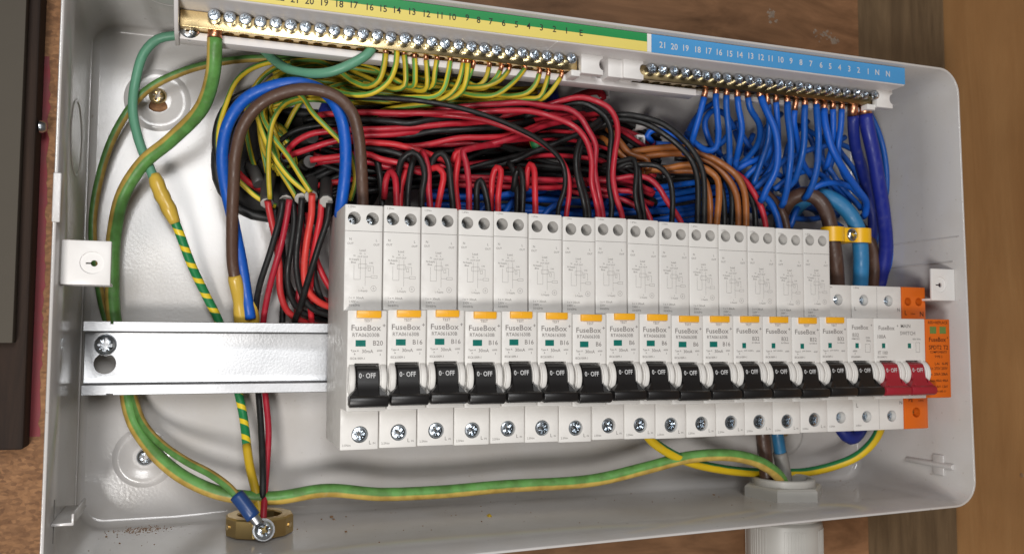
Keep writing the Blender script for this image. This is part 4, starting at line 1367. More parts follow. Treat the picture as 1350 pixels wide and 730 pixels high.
# horizontal bundle and drops over the breakers
GH = 'red and black wires bundled above the breakers'
H = [
    ('black', 'thin black wire running over the top of the red bundle', [(400, 112, 36), (440, 126, 44), (500, 129, 52), (560, 134, 58), (620, 146, 62), (680, 168, 64), (720, 191, 64), (742, 216, 63), (745, 245, 61), (735, 276, 58)], 8),
    ('red', 'red wire tucked under the thin black one, dropping at the sixth breaker', [(560, 150, 46), (640, 160, 54), (690, 177, 58), (730, 200, 60), (748, 224, 61), (751, 250, 60), (746, 284, 58)], 8),
    ('red', 'red wire along the middle, dropping in a pair at the eighth breaker', [(420, 152, 30), (470, 148, 38), (540, 150, 45), (600, 150, 50), (643, 147, 54), (699, 147, 57), (735, 157, 60), (758, 168, 62), (772, 185, 63), (780, 211, 63), (780, 241, 61), (786, 268, 59), (788, 286, 58)], 8),
    ('red', 'red wire of the upper pair, dropping at the eighth breaker', [(500, 156, 36), (570, 146, 44), (620, 140, 50), (659, 137, 54), (696, 136, 57), (725, 141, 59), (748, 144, 60), (763, 153, 61), (775, 171, 62), (785, 191, 62), (784, 223, 61), (789, 253, 59), (794, 288, 56)], 8),
    ('red', 'topmost red wire arching right and down into the ninth breaker', [(640, 158, 40), (690, 147, 46), (735, 135, 52), (752, 130, 54), (768, 128.5, 56), (786, 133, 58), (803, 142, 60), (812, 156, 61), (815, 175, 62), (811, 202, 62), (808, 232, 61), (813, 263, 59), (819, 286, 57)], 8),
    ('black', 'black wire just inside the topmost red arch', [(690, 155, 42), (748, 138, 50), (768, 136, 53), (784, 142, 56), (799, 154, 58), (806, 172, 59), (804, 206, 59), (803, 241, 58), (807, 270, 57), (805, 287, 56)], 8),
    ('black', 'left black wire of the crossing pair above the eighth breaker', [(790, 158, 52), (771, 176, 62), (762, 202, 64), (761, 218, 64), (764, 243, 62), (769, 264, 60), (771, 284, 58)], 8),
    ('black', 'right black wire of the crossing pair above the eighth breaker', [(795, 160, 50), (774, 180, 59), (764, 204, 60), (763, 222, 60), (768, 246, 58), (774, 266, 57), (776, 286, 56)], 8),
    ('red', 'broad red wire through the centre rising to the right', [(440, 186, 30), (500, 190, 38), (547, 193, 44), (606, 182, 50), (640, 181, 52), (665, 179, 53), (691, 172, 52), (712, 164, 48), (740, 158, 42), (790, 150, 34)], 0),
    ('red', 'red wire below the broad centre one, also rising right', [(600, 200, 48), (622, 195, 52), (659, 187, 54), (691, 177, 52), (719, 166, 47), (750, 160, 40)], 0),
    ('red', 'red wire sweeping from the upper hole along the bundle', [(374, 208, 22), (387, 190, 27), (408, 178, 31), (433, 173, 35), (476, 171, 39), (511, 170, 42), (565, 166, 45), (600, 163, 46), (660, 163, 45), (710, 158, 40), (770, 150, 32)], 0),
    ('red', 'red wire under the sweeping one near the hole', [(384, 205, 26), (408, 196, 32), (440, 186, 36), (476, 180, 38), (520, 177, 41), (554, 172, 43), (610, 170, 42), (680, 165, 38)], 0),
    ('red', 'red wire sloping down into the black loops', [(450, 186, 38), (481, 188, 42), (520, 190, 48), (550, 197, 52), (573, 204, 53), (590, 215, 50)], 0),
    ('black', 'black wire sloping beside the red into the first loop', [(440, 188, 34), (481, 195, 40), (511, 198, 46), (533, 203, 50), (545, 212, 48)], 0),
    ('red', 'lower red wire ending in a white stripped sheath at the hole', [(408, 213, 32), (432, 209, 36), (481, 204, 40), (502, 210, 44), (526, 215, 46), (540, 222, 44)], 0),
    ('red', 'lowest red wire of the left bundle', [(420, 214, 30), (450, 210, 35), (481, 212, 38), (511, 218, 42), (535, 221, 44), (560, 228, 42)], 0),
    ('black', 'black wire waving along the upper middle of the bundle', [(430, 160, 28), (475, 158, 36), (511, 160, 42), (540, 163, 45), (566, 158, 46), (598, 154, 46), (650, 150, 44), (700, 152, 40)], 0),
    ('black', 'black wire through the middle of the reds', [(480, 186, 32), (542, 178, 40), (571, 173, 43), (604, 172, 44), (640, 169, 46), (655, 169, 46), (680, 164, 44), (720, 156, 38)], 0),
    ('black', 'black cable slanting up to the right behind the drops', [(600, 222, 32), (673, 214, 36), (700, 202, 38), (730, 190, 40), (760, 178, 42), (790, 168, 44), (812, 160, 46)], 0),
    ('black', 'thin black wire leaving the hole over the first reds', [(364, 190, 16), (387, 173, 24), (410, 166, 28), (450, 164, 30), (520, 168, 32), (600, 160, 34)], 0),
    ('black', 'second thin black wire leaving the hole', [(371, 200, 18), (394, 182, 26), (415, 174, 30), (470, 176, 32), (540, 184, 34)], 0)]
for c, lab, px, dr in H:
    wire(c, 1.55 if 'thin' in lab else 1.8, lab, px, GH, 'wire', drop=dr)

GD = 'looped red and black wires dropping into the breakers'
DR = [
    ('black', 'black wire dropping behind the first breaker corner', [(495, 205, 40), (500, 225, 42), (503, 250, 42), (504, 272, 42)]),
    ('red', 'tight red loop into the second breaker, leftmost', [(506, 262, 44), (507, 244, 46), (511, 231, 50), (517, 226, 54), (522, 235, 56), (523, 252, 57), (523, 272, 57)]),
    ('red', 'red wire falling behind the first black loop', [(540, 214, 42), (536, 224, 44), (529, 246, 45), (527, 274, 45)]),
    ('black', 'first black loop, over the second breaker', [(523, 255, 46), (525, 226, 52), (532, 208, 58), (545, 200, 61), (556, 210, 62), (560, 230, 61), (556, 253, 59), (555, 275, 58)]),
    ('black', 'black wire hanging inside the first black loop', [(545, 208, 48), (541, 225, 49), (538, 250, 49), (537, 276, 49)]),
    ('red', 'straight red wire between the two black loops', [(556, 200, 54), (562, 210, 58), (566, 224, 60), (566, 248, 60), (567, 277, 58)]),
    ('red', 'red hook bending back beside the second black loop', [(562, 230, 52), (569, 222, 58), (579, 220, 61), (586, 229, 62), (583, 246, 61), (576, 277, 58)]),
    ('black', 'second black loop, over the third breaker', [(568, 230, 52), (570, 214, 56), (576, 204, 60), (584, 201, 62), (591, 212, 62), (594, 240, 60), (597, 279, 58)]),
    ('red', 'tall red loop into the fourth breaker', [(660, 190, 50), (636, 193, 56), (620, 196, 60), (611, 200, 61), (615, 212, 62), (618, 240, 60), (618, 281, 58)]),
    ('red', 'red wire leaning out of the tall red loop', [(596, 215, 50), (602, 202, 56), (609, 198, 58), (605, 212, 56), (600, 240, 52), (604, 280, 50)]),
    ('black', 'low black arch in front of the blue wires at the fourth breaker', [(628, 284, 52), (628, 262, 54), (630, 243, 57), (634, 237, 58), (639, 246, 59), (642, 262, 58), (644, 284, 57)]),
    ('red', 'red loop with two legs into the fifth breaker', [(647, 280, 50), (647, 255, 52), (650, 231, 56), (656, 220, 59), (662, 224, 61), (660, 241, 61), (657, 260, 60), (656, 284, 58)]),
    ('black', 'thick black drop between two red loops at the fifth breaker', [(678, 250, 50), (680, 230, 53), (685, 222, 56), (689, 228, 58), (690, 246, 58), (688, 286, 57)]),
    ('black', 'black wire close behind the thick black drop', [(670, 215, 44), (678, 224, 48), (682, 245, 50), (681, 286, 50)]),
    ('red', 'red loop into the sixth breaker', [(693, 250, 50), (695, 226, 54), (700, 216, 58), (706, 222, 61), (706, 243, 61), (705, 286, 58)])]
for c, lab, px in DR:
    wire(c, 1.85, lab, px, GD, 'wire', drop=6)

# reds running low behind the loops, and blue behind them
for i, (y0, y1) in enumerate(((235, 238), (246, 243), (240, 256))):
    px = [(600, y0 - 2, 40 - 5 * i), (660, y0, 42 - 5 * i), (720, y0 + 2, 43 - 5 * i), (770, y1, 44 - 5 * i), (820, y1 - 2, 44 - 5 * i), (860, y1 + 14, 44 - 5 * i)]
    wire('red', 1.7, ['upper', 'middle', 'lower'][i] + ' red wire running level behind the looped drops', px, 'level red wires behind the drops', 'wire')
for i in range(8):
    y0 = 246 + i * 6
    px = [(560, y0 - 4 + random.uniform(-4, 4), 22 + i), (620, y0 + random.uniform(-4, 4), 24 + i), (690, y0 + random.uniform(-4, 4), 25 + i), (760, y0 + 6 + random.uniform(-4, 4), 25 + i), (830, y0 + 10 + random.uniform(-6, 4), 25 + i), (905, y0 + 2 + random.uniform(-8, 4), 24 + i), (970, y0 - 14, 22 + i)]
    wire('blue', 2.0, f'level blue wire behind the reds, {ORD[i]} from the top', px, 'level blue wires behind the drops', 'wire')
for i, px in enumerate(([(628, 285, 40), (650, 262, 42), (680, 255, 40), (700, 252, 36)], [(660, 290, 40), (676, 268, 42), (690, 256, 38), (720, 250, 34)], [(712, 290, 40), (730, 272, 42), (760, 266, 38), (800, 268, 34)], [(786, 290, 40), (800, 266, 42), (815, 256, 38), (850, 252, 34)])):
    wire('blue', 2.0, f'{ORD[i]} from left of the blue wires curving up behind the red drops', px, 'blue wires curving behind the drops', 'wire')
# slim criss-crossing wires in the middle of the bundle
for i in range(12):
    ya, yb = 150 + 7.5 * i + random.uniform(-6, 6), 150 + 6.5 * ((i * 5) % 12) + random.uniform(-6, 6)
    px = [(415 + random.uniform(-10, 10), 178 + 3 * i, 22), (490, ya + 4, 30 + random.uniform(-3, 3)), (570, ya + random.uniform(-5, 5), 34 + random.uniform(-3, 3)), (650, (ya + yb) / 2, 35 + random.uniform(-3, 3)), (730, yb, 34 + random.uniform(-3, 3)), (800, yb + 12, 32), (862, yb + 50, 30)]
    c = 'red' if i % 3 == 0 else 'black'
    wire(c, 1.5, f'slim {c} wire criss-crossing mid bundle, {ORD[i]} of twelve from the top', px, 'slim wires criss-crossing in the bundle', 'wire')
# dark fillers deep in the bundle
for i in range(16):
    y0 = 140 + i * 7.0
    px = [(400 + 8 * (i % 3), y0 + 28 + random.uniform(-8, 8), 9 + i * 0.9), (470, y0 + 6 + random.uniform(-7, 7), 11 + i * 0.9), (550, y0 + random.uniform(-7, 7), 12 + i), (640, y0 + random.uniform(-7, 7), 12 + i), (730, y0 + random.uniform(-7, 7), 12 + i), (800 + random.uniform(-10, 20), y0 + 16 + random.uniform(-9, 9), 13 + i), (870, y0 + 40, 14 + i)]
    c = 'black' if i % 5 in (0, 1, 3, 4) else 'red'
    wire(c, 1.9, f'{c} wire deep in the bundle, {ORD[i]} layer from the top', px, f'{c} wires deep in the bundle', 'wire')

# right-hand blacks, browns and reds
GB = 'black, brown and red wires sweeping into the right-hand breakers'
RT = [
    ('black', 1.9, 'outer black wire of the big arch into the eleventh breaker', [(780, 166, 40), (800, 155, 46), (820, 151, 50), (844, 154, 54), (874, 164, 57), (899, 182, 60), (916, 201, 62), (926, 222, 62), (929, 248, 61), (927, 296, 58)]),
    ('black', 1.9, 'inner black wire of the big arch into the eleventh breaker', [(770, 176, 38), (812, 159, 47), (849, 163, 52), (876, 177, 56), (899, 195, 59), (913, 212, 60), (920, 235, 60), (919, 296, 57)]),
    ('tan', 1.9, 'outermost brown wire sweeping into the twelfth breaker', [(832, 201, 38), (862, 196, 42), (894, 194, 46), (923, 201, 51), (948, 214, 55), (970, 231, 58), (981, 248, 60), (984, 268, 60), (981, 299, 57)]),
    ('tan', 1.9, 'brown wire inside the outermost one', [(832, 210, 38), (864, 204, 43), (903, 203, 46), (936, 214, 50), (960, 236, 54), (972, 258, 56), (974, 299, 55)]),
    ('tan', 1.9, 'brown wire curving tightly into the eleventh breaker', [(850, 226, 42), (881, 222, 46), (908, 217, 51), (933, 223, 57), (948, 236, 60), (949, 254, 60), (944, 297, 58)]),
    ('tan', 1.9, 'brown wire hugging the big black arch', [(849, 224, 38), (890, 225, 43), (915, 226, 48), (930, 234, 53), (936, 250, 55), (936, 297, 54)]),
    ('tan', 1.9, 'brown wire rising steeply at the white saddle', [(800, 170, 34), (815, 187, 38), (830, 203, 42), (850, 212, 42)]),
    ('tan', 1.9, 'second brown wire rising steeply at the white saddle', [(790, 178, 32), (808, 193, 36), (826, 208, 40), (850, 218, 40)]),
    ('black', 1.75, 'black wire bending square down into the tenth breaker', [(790, 222, 40), (815, 221, 48), (839, 217, 54), (867, 219, 58), (881, 229, 61), (886, 248, 61), (884, 295, 58)]),
    ('red', 1.75, 'red wire arching into the tenth breaker', [(780, 240, 44), (812, 236, 50), (837, 232, 55), (857, 235, 58), (871, 246, 60), (881, 263, 60), (893, 283, 58), (899, 297, 57)]),
    ('black', 1.6, 'black wire bent over in front of the white saddle', [(795, 218, 46), (812, 214, 52), (830, 209, 58), (838, 209, 61), (841, 224, 62), (838, 253, 61), (843, 292, 58)]),
    ('black', 1.6, 'black wire beside the bent one at the ninth breaker', [(812, 222, 50), (832, 214, 55), (843, 222, 58), (844, 250, 58), (849, 292, 56)]),
    ('red', 1.7, 'red wire curving low into the ninth breaker', [(780, 250, 46), (815, 251, 52), (837, 253, 55), (849, 268, 57), (859, 293, 57)]),
    ('red', 1.7, 'lowest red wire slipping behind the ninth breaker', [(770, 258, 42), (800, 258, 46), (822, 263, 50), (838, 270, 52), (848, 290, 52)]),
    ('black', 1.9, 'left black wire between the brown pairs', [(890, 208, 40), (928, 214, 46), (943, 229, 51), (953, 248, 53), (955, 297, 53)]),
    ('black', 1.9, 'right black wire between the brown pairs', [(900, 206, 38), (935, 214, 44), (953, 232, 49), (963, 252, 51), (964, 298, 51)]),
    ('black', 1.9, 'black wire next to the red one at the thirteenth breaker', [(940, 215, 38), (970, 232, 46), (987, 250, 52), (995, 268, 54), (996, 300, 54)]),
    ('red', 1.9, 'red wire at the right edge of the bundle into the thirteenth breaker', [(940, 210, 40), (978, 235, 50), (995, 253, 56), (1006, 273, 58), (1010, 302, 57)]),
    ('blue', 2.3, 'short blue wire dropping into the fourteenth breaker', [(985, 252, 38), (1008, 260, 46), (1021, 271, 52), (1027, 288, 54), (1029, 303, 54)]),
    ('brown', 2.3, 'short dark brown wire dropping beside the blue one', [(990, 244, 36), (1014, 256, 44), (1027, 268, 50), (1035, 285, 52), (1038, 304, 52)])]
for c, r, lab, px in RT:
    wire(c, r, lab, px, GB, 'wire', drop=6)
for i in range(7):
    y0 = 218 + i * 9
    px = [(800, y0 + random.uniform(-5, 5), 16 + i), (850, y0 + random.uniform(-5, 5), 18 + i), (900, y0 + random.uniform(-5, 5), 20 + i), (950, y0 + 6, 22 + i), (985, y0 + 26, 22 + i)]
    wire('black', 2.0, f'black wire in the gap behind the brown ones, {ORD[i]} from the top', px, 'black wires behind the brown ones', 'wire')

# neutrals
GN = 'blue wires on the neutral bar'
NB = [
    (2.05, [(931, 116, 66), (930, 128, 67), (925, 152, 66), (916, 175, 60), (908, 192, 52), (896, 205, 42)]),
    (2.05, [(944, 118, 66), (945, 132, 68), (948, 158, 68), (950, 178, 66), (946, 194, 62), (932, 199, 56), (916, 190, 50), (905, 176, 44)]),
    (2.05, [(958, 120, 66), (959, 140, 67), (962, 175, 64), (963, 210, 58), (960, 240, 50)]),
    (2.05, [(971, 121, 66), (976, 143, 68), (980, 168, 66), (975, 195, 60), (970, 216, 52), (964, 240, 44)]),
    (2.05, [(985, 122, 66), (992, 142, 67), (1003, 164, 62), (1001, 188, 54), (988, 206, 46), (972, 220, 38)]),
    (2.3, [(1000, 124, 66), (1010, 143, 71), (1022, 168, 74), (1027, 195, 74), (1024, 224, 71), (1012, 248, 66), (1000, 266, 58)]),
    (2.0, [(1011, 126, 66), (1015, 150, 64), (1012, 185, 58), (1002, 214, 52), (990, 245, 46)]),
    (2.0, [(1023, 128, 66), (1026, 155, 64), (1025, 190, 56), (1016, 220, 48), (995, 250, 40)]),
    (2.2, [(1037, 130, 66), (1040, 155, 70), (1044, 190, 72), (1043, 222, 70), (1038, 250, 64), (1030, 272, 56)]),
    (2.05, [(1050, 131, 66), (1048, 160, 64), (1052, 188, 58), (1058, 214, 52), (1070, 235, 46)]),
    (2.2, [(1061, 133, 66), (1062, 160, 68), (1061, 195, 66), (1056, 222, 62), (1046, 240, 54), (1030, 252, 46)]),
    (2.25, [(1075, 134, 66), (1079, 160, 70), (1081, 190, 71), (1079, 220, 68), (1071, 248, 62), (1060, 262, 54)]),
    (2.4, [(1086, 135, 66), (1088, 160, 70), (1097, 192, 72), (1112, 222, 70), (1130, 248, 64), (1143, 268, 56), (1138, 286, 48)]),
    (2.05, [(1098, 137, 66), (1100, 165, 64), (1097, 196, 58), (1088, 222, 50)]),
    (2.1, [(1110, 138, 66), (1110, 165, 66), (1106, 200, 62), (1110, 225, 54), (1122, 246, 46)]),
    (3.3, [(1125, 138, 66), (1126, 160, 64), (1127, 190, 58), (1137, 225, 50), (1144, 265, 42), (1148, 310, 36), (1150, 360, 32)]),
    (4.1, [(1139, 139, 66), (1143, 165, 66), (1151, 200, 64), (1158, 240, 60), (1165, 285, 54), (1168, 330, 46), (1160, 372, 38), (1150, 410, 30)])]
NO = ['first', 'second', 'third', 'fourth', 'fifth', 'sixth', 'seventh', 'eighth', 'ninth', 'tenth', 'eleventh', 'twelfth', 'thirteenth', 'fourteenth', 'fifteenth']
for i, (r, px) in enumerate(NB):
    if i < 15:
        wire('blue', r, f'{NO[i]} blue wire from the left hanging from the neutral bar', px, GN, 'neutral_wire', copper=random.uniform(1.8, 3.4))
    else:
        wire('violet', r, 'thinner violet-blue cable at the right end of the neutral bar' if i == 15 else 'thick violet-blue cable at the far right, down beside the wall', px, GN, 'neutral_cable', copper=5.0, keep=(i == 16))
XB = [
    [(896, 205, 40), (905, 180, 34), (920, 152, 28), (940, 136, 26)], [(860, 188, 24), (853, 179, 26), (862, 171, 28), (882, 176, 30), (905, 190, 30), (940, 205, 28)],
    [(864, 190, 22), (894, 192, 24), (925, 197, 26), (950, 190, 28), (962, 175, 28)], [(950, 205, 30), (938, 192, 32), (932, 176, 34), (931, 160, 36), (940, 146, 36), (955, 150, 34), (968, 170, 32)],
    [(968, 226, 40), (985, 216, 46), (1006, 207, 50), (1020, 195, 46)], [(975, 245, 42), (990, 228, 48), (1010, 208, 50), (1018, 180, 44)], [(985, 255, 44), (1008, 238, 50), (1022, 222, 46), (1040, 205, 38)],
    [(1060, 258, 50), (1078, 245, 54), (1100, 241, 56), (1122, 246, 56), (1136, 262, 50)], [(1000, 230, 34), (1030, 215, 36), (1060, 200, 36), (1090, 192, 32)], [(1020, 250, 34), (1045, 232, 38), (1070, 225, 40), (1090, 236, 40), (1120, 270, 38)],
    [(990, 240, 26), (1000, 205, 26), (1010, 170, 26), (1030, 150, 24)], [(1040, 250, 28), (1035, 215, 28), (1045, 180, 26), (1065, 160, 24)], [(1075, 200, 30), (1092, 220, 36), (1112, 248, 40), (1138, 275, 40)],
    [(1095, 150, 30), (1100, 190, 28), (1090, 230, 26), (1060, 265, 26)], [(1125, 175, 40), (1130, 215, 38), (1138, 250, 36), (1140, 285, 34)], [(1140, 140, 30), (1155, 165, 36), (1168, 210, 40), (1168, 250, 38), (1160, 300, 34), (1150, 350, 30)],
    [(1166, 270, 36), (1173, 300, 38), (1175, 330, 38), (1172, 352, 36), (1160, 375, 32)], [(970, 160, 24), (985, 190, 22), (1010, 220, 22), (1050, 245, 22)], [(940, 250, 20), (980, 255, 20), (1020, 262, 20), (1060, 272, 20), (1100, 290, 20)],
    [(1010, 272, 26), (1030, 285, 28), (1060, 290, 28), (1090, 285, 26)], [(1040, 300, 34), (1052, 275, 36), (1070, 262, 34), (1092, 258, 30)], [(1000, 285, 24), (1030, 275, 24), (1070, 275, 24), (1110, 300, 24)],
    [(955, 205, 16), (975, 228, 16), (1010, 245, 16), (1060, 250, 16), (1110, 240, 16)], [(1050, 165, 16), (1080, 180, 16), (1110, 190, 16), (1130, 200, 16)]]
rr_ = random.Random(11)
for q_ in range(8):
    u0 = 945 + 24 * q_
    XB.append([(u0, 160 + rr_.uniform(0, 25), 14 + q_ % 4), (u0 + rr_.uniform(-10, 14), 195 + rr_.uniform(-8, 8), 15 + q_ % 4), (u0 + rr_.uniform(-14, 18), 228 + rr_.uniform(-8, 8), 16 + q_ % 4), (u0 + rr_.uniform(0, 30), 262 + rr_.uniform(-6, 6), 14 + q_ % 4), (u0 + 40, 285, 12)])
XB.sort(key=lambda q: sum(p[0] for p in q) / len(q))
for i, px in enumerate(XB):
    wire('blue', 2.05, f'tangled blue wire behind the neutral bar drops, {ORD[i]} from the left', px, 'tangled blue wires at the right', 'neutral_wire')

# supply tails
wire('brown', 4.3, 'thick brown supply tail bending through the yellow clip', [(1028, 300, 30), (1032, 280, 36), (1044, 262, 44), (1062, 256, 50), (1079, 263, 54), (1090, 281, 56), (1096, 305, 56), (1102, 345, 54), (1104, 380, 50), (1104, 410, 46)], None, 'supply_tail', keep=True)
wire('tailblue', 4.6, 'thick light blue supply tail bending through the yellow clip', [(1030, 310, 20), (1042, 286, 26), (1058, 266, 36), (1078, 257, 44), (1097, 262, 50), (1116, 277, 54), (1130, 300, 56), (1135, 336, 55), (1134, 376, 51), (1133, 410, 46)], None, 'supply_tail', keep=True)
wire('brown', 3.4, 'dark brown cable behind the light blue tail', [(1128, 290, 28), (1140, 306, 34), (1150, 325, 38), (1153, 350, 40), (1151, 378, 38), (1150, 410, 34)], None, 'supply_tail', keep=True)
wire('gyb', 2.75, 'clean green and yellow wire curving along the floor to the surge protector', [(845, 560, 46), (858, 579, 46), (878, 594, 44), (905, 607, 40), (935, 615, 34), (975, 621, 28), (1020, 623, 24), (1062, 622, 24), (1098, 614, 28), (1128, 602, 36), (1150, 583, 44), (1161, 562, 50), (1165, 535, 54)], None, 'earth_wire', stripe=0.80, keep=True)
wire('brown', 4.2, 'thick brown supply tail entering the floor gland', [(1002, 540, 34), (1006, 575, 34), (1009, 605, 34), (1012, 640, 34), (1014, 672, 36)], None, 'supply_tail', keep=True)
wire('tailblue', 3.6, 'blue supply tail above its grey sheath at the gland', [(1020, 540, 30), (1025, 572, 30), (1029, 598, 30), (1031, 606, 30)], None, 'supply_tail', keep=True)
wire('greysheath', 4.3, 'grey sheath of the blue tail at the gland', [(1028, 596, 30), (1032, 615, 30), (1036, 642, 32), (1038, 672, 34)], None, 'cable_sheath', keep=True)
wire('violet', 4.2, 'dark blue cable loop showing below the main switch', [(1105, 545, 40), (1111, 567, 42), (1122, 577, 43), (1133, 567, 42), (1139, 540, 38)], None, 'neutral_cable', keep=True)
wire('violet', 4.5, 'dark blue cable behind the earth strands near the arch', [(470, 92, 7), (448, 116, 7), (430, 150, 8), (424, 185, 8), (424, 215, 4)], None, 'neutral_cable', keep=True)
wire('violet', 4.0, 'dark blue cable at the right end of the red bundle', [(726, 112, 8), (730, 135, 9), (738, 165, 10), (748, 195, 10), (752, 225, 8)], None, 'neutral_cable', keep=True)
# stripped sheaths at the hole
for i, (c, px, lab) in enumerate((('sheath', [(346, 214, -1), (356, 230, 8), (352, 250, 18), (352, 268, 25)], 'leftmost'), ('black', [(380, 212, -1), (380, 230, 12), (377, 250, 22), (377, 264, 28)], 'second'), ('black', [(398, 215, -1), (396, 232, 14), (396, 250, 25), (397, 262, 32)], 'third'),
                                   ('sheath', [(416, 222, -1), (412, 236, 16), (410, 250, 28), (410, 259, 36)], 'fourth'), ('sheath', [(428, 226, -1), (430, 240, 18), (430, 256, 34), (430, 266, 42)], 'rightmost'))):
    wire(c, 3.3, f'{lab} stripped cable sheath pointing down out of the hole' if i in (0, 4) else f'{lab} stripped cable sheath from the left at the hole', px, 'stripped cable sheaths at the hole', 'cable_sheath', keep=True)
for i, px in enumerate(([(398, 222, 4), (402, 217, 16), (409, 213, 31)], [(372, 226, 2), (374, 216, 10), (378, 206, 22)], [(392, 188, 4), (402, 184, 16), (412, 181, 27)], [(330, 218, 2), (336, 228, 10), (342, 243, 14)])):
    wire('sheath', 3.2, ['short dark sheath inside the hole around the lower red wire', 'short dark sheath in the middle of the hole', 'short dark sheath high inside the hole', 'short dark sheath low at the left of the hole'][i], px, 'short sheaths inside the hole', 'cable_sheath', keep=True)
for c, lab, px in (('red', 'red wire end lying in the lower left of the hole', [(300, 176, 16), (296, 200, 14), (312, 225, 12), (328, 240, 12), (345, 250, 12)]), ('black', 'black cable looping past the left edge of the hole', [(345, 118, 12), (318, 124, 12), (298, 140, 10), (285, 170, 8), (286, 205, 8), (300, 232, 6), (325, 252, 5)]), ('red', 'red wire hidden behind the left foot of the blue arch', [(360, 120, 14), (325, 132, 14), (303, 155, 14), (293, 185, 14), (297, 215, 12)])):
    wire(c, 1.9, lab, px, None, 'wire')


# resample, then ease wires apart along the depth axis where they would pass through each other
def spline(P, step):
    P = np.array(P, float)
    Q = np.vstack([2 * P[0] - P[1], P, 2 * P[-1] - P[-2]])
    out = []
    for i in range(1, len(Q) - 2):
        p0, p1, p2, p3 = Q[i - 1], Q[i], Q[i + 1], Q[i + 2]
        def tj(a, b_): return max(np.linalg.norm(b_ - a), 1e-4) ** 0.5
        t0 = 0.0
        t1 = t0 + tj(p0, p1)
        t2 = t1 + tj(p1, p2)
        t3 = t2 + tj(p2, p3)
        n = max(int(np.linalg.norm(p2 - p1) / step), 2)
        for k in range(n):
            tt = t1 + (t2 - t1) * k / n
            a1 = (t1 - tt) / (t1 - t0) * p0 + (tt - t0) / (t1 - t0) * p1
            a2 = (t2 - tt) / (t2 - t1) * p1 + (tt - t1) / (t2 - t1) * p2
            a3 = (t3 - tt) / (t3 - t2) * p2 + (tt - t2) / (t3 - t2) * p3
            b1 = (t2 - tt) / (t2 - t0) * a1 + (tt - t0) / (t2 - t0) * a2
            b2_ = (t3 - tt) / (t3 - t1) * a2 + (tt - t1) / (t3 - t1) * a3
            out.append((t2 - tt) / (t2 - t1) * b1 + (tt - t1) / (t2 - t1) * b2_)
    out.append(P[-1])
    return np.array(out)


ALL, RAD, WID = [], [], []
for wi, w in enumerate(WIRES):
    w['P'] = spline(w['pts'], 2.6)
    n = len(w['P'])
    w['sl'] = slice(len(ALL), len(ALL) + n)
    ALL += list(w['P'])
    RAD += [w['r']] * n
    WID += [wi] * n
ALL = np.array(ALL)
RAD = np.array(RAD)
WID = np.array(WID)
MOV = np.array([0.0 if WIRES[i]['keep'] else 1.0 for i in WID])
for itn in range(16):
    push = np.zeros(len(ALL))
    cnt = np.zeros(len(ALL))
    order = np.argsort(ALL[:, 0])
    X = ALL[order, 0]
    hi = np.searchsorted(X, X + 8.5)
    for a in range(len(order)):
        i = order[a]
        js = order[a + 1:hi[a]]
        if len(js) == 0:
            continue
        dv = ALL[js] - ALL[i]
        rs = (RAD[js] + RAD[i]) * 0.98
        d2 = (dv * dv).sum(1)
        ok = (d2 < rs * rs) & (WID[js] != WID[i])
        if not ok.any():
            continue
        j = js[ok]
        dx = dv[ok]
        lat2 = dx[:, 0] ** 2 + dx[:, 2] ** 2
        need = np.sqrt(np.maximum(rs[ok] ** 2 - lat2, 0)) - np.abs(dx[:, 1])
        sg = np.sign(dx[:, 1] + 1e-6 * (WID[j] - WID[i]))
        need = need * 0.5
        np.add.at(push, j, sg * need * MOV[j])
        np.add.at(cnt, j, 1)
        push[i] -= (sg * need * MOV[i]).sum()
        cnt[i] += len(j)
    push = push / np.maximum(cnt, 1) * 1.4
    for w in WIRES:
        if w['keep']:
            continue
        s = push[w['sl']].copy()
        n = len(s)
        ker = np.ones(7) / 7
        sm = np.convolve(np.pad(s, 3, mode='edge'), ker, mode='valid') * 1.6
        if w['copper'] > 0:
            sm *= np.minimum(1, np.arange(n) / 8.0)
        ALL[w['sl'], 1] += sm
        if itn in (8, 13, 15):
            q = ALL[w['sl'], 1]
            e0, e1 = q[0], q[-1]
            q = np.convolve(np.pad(q, 3, mode='edge'), np.ones(7) / 7, mode='valid')
            q[0], q[-1] = e0, e1
            ALL[w['sl'], 1] = q
    ALL[:, 1] = np.where((MOV > 0) & (ALL[:, 1] < RAD + 0.6) & (ALL[:, 2] < 74), RAD + 0.6, ALL[:, 1])


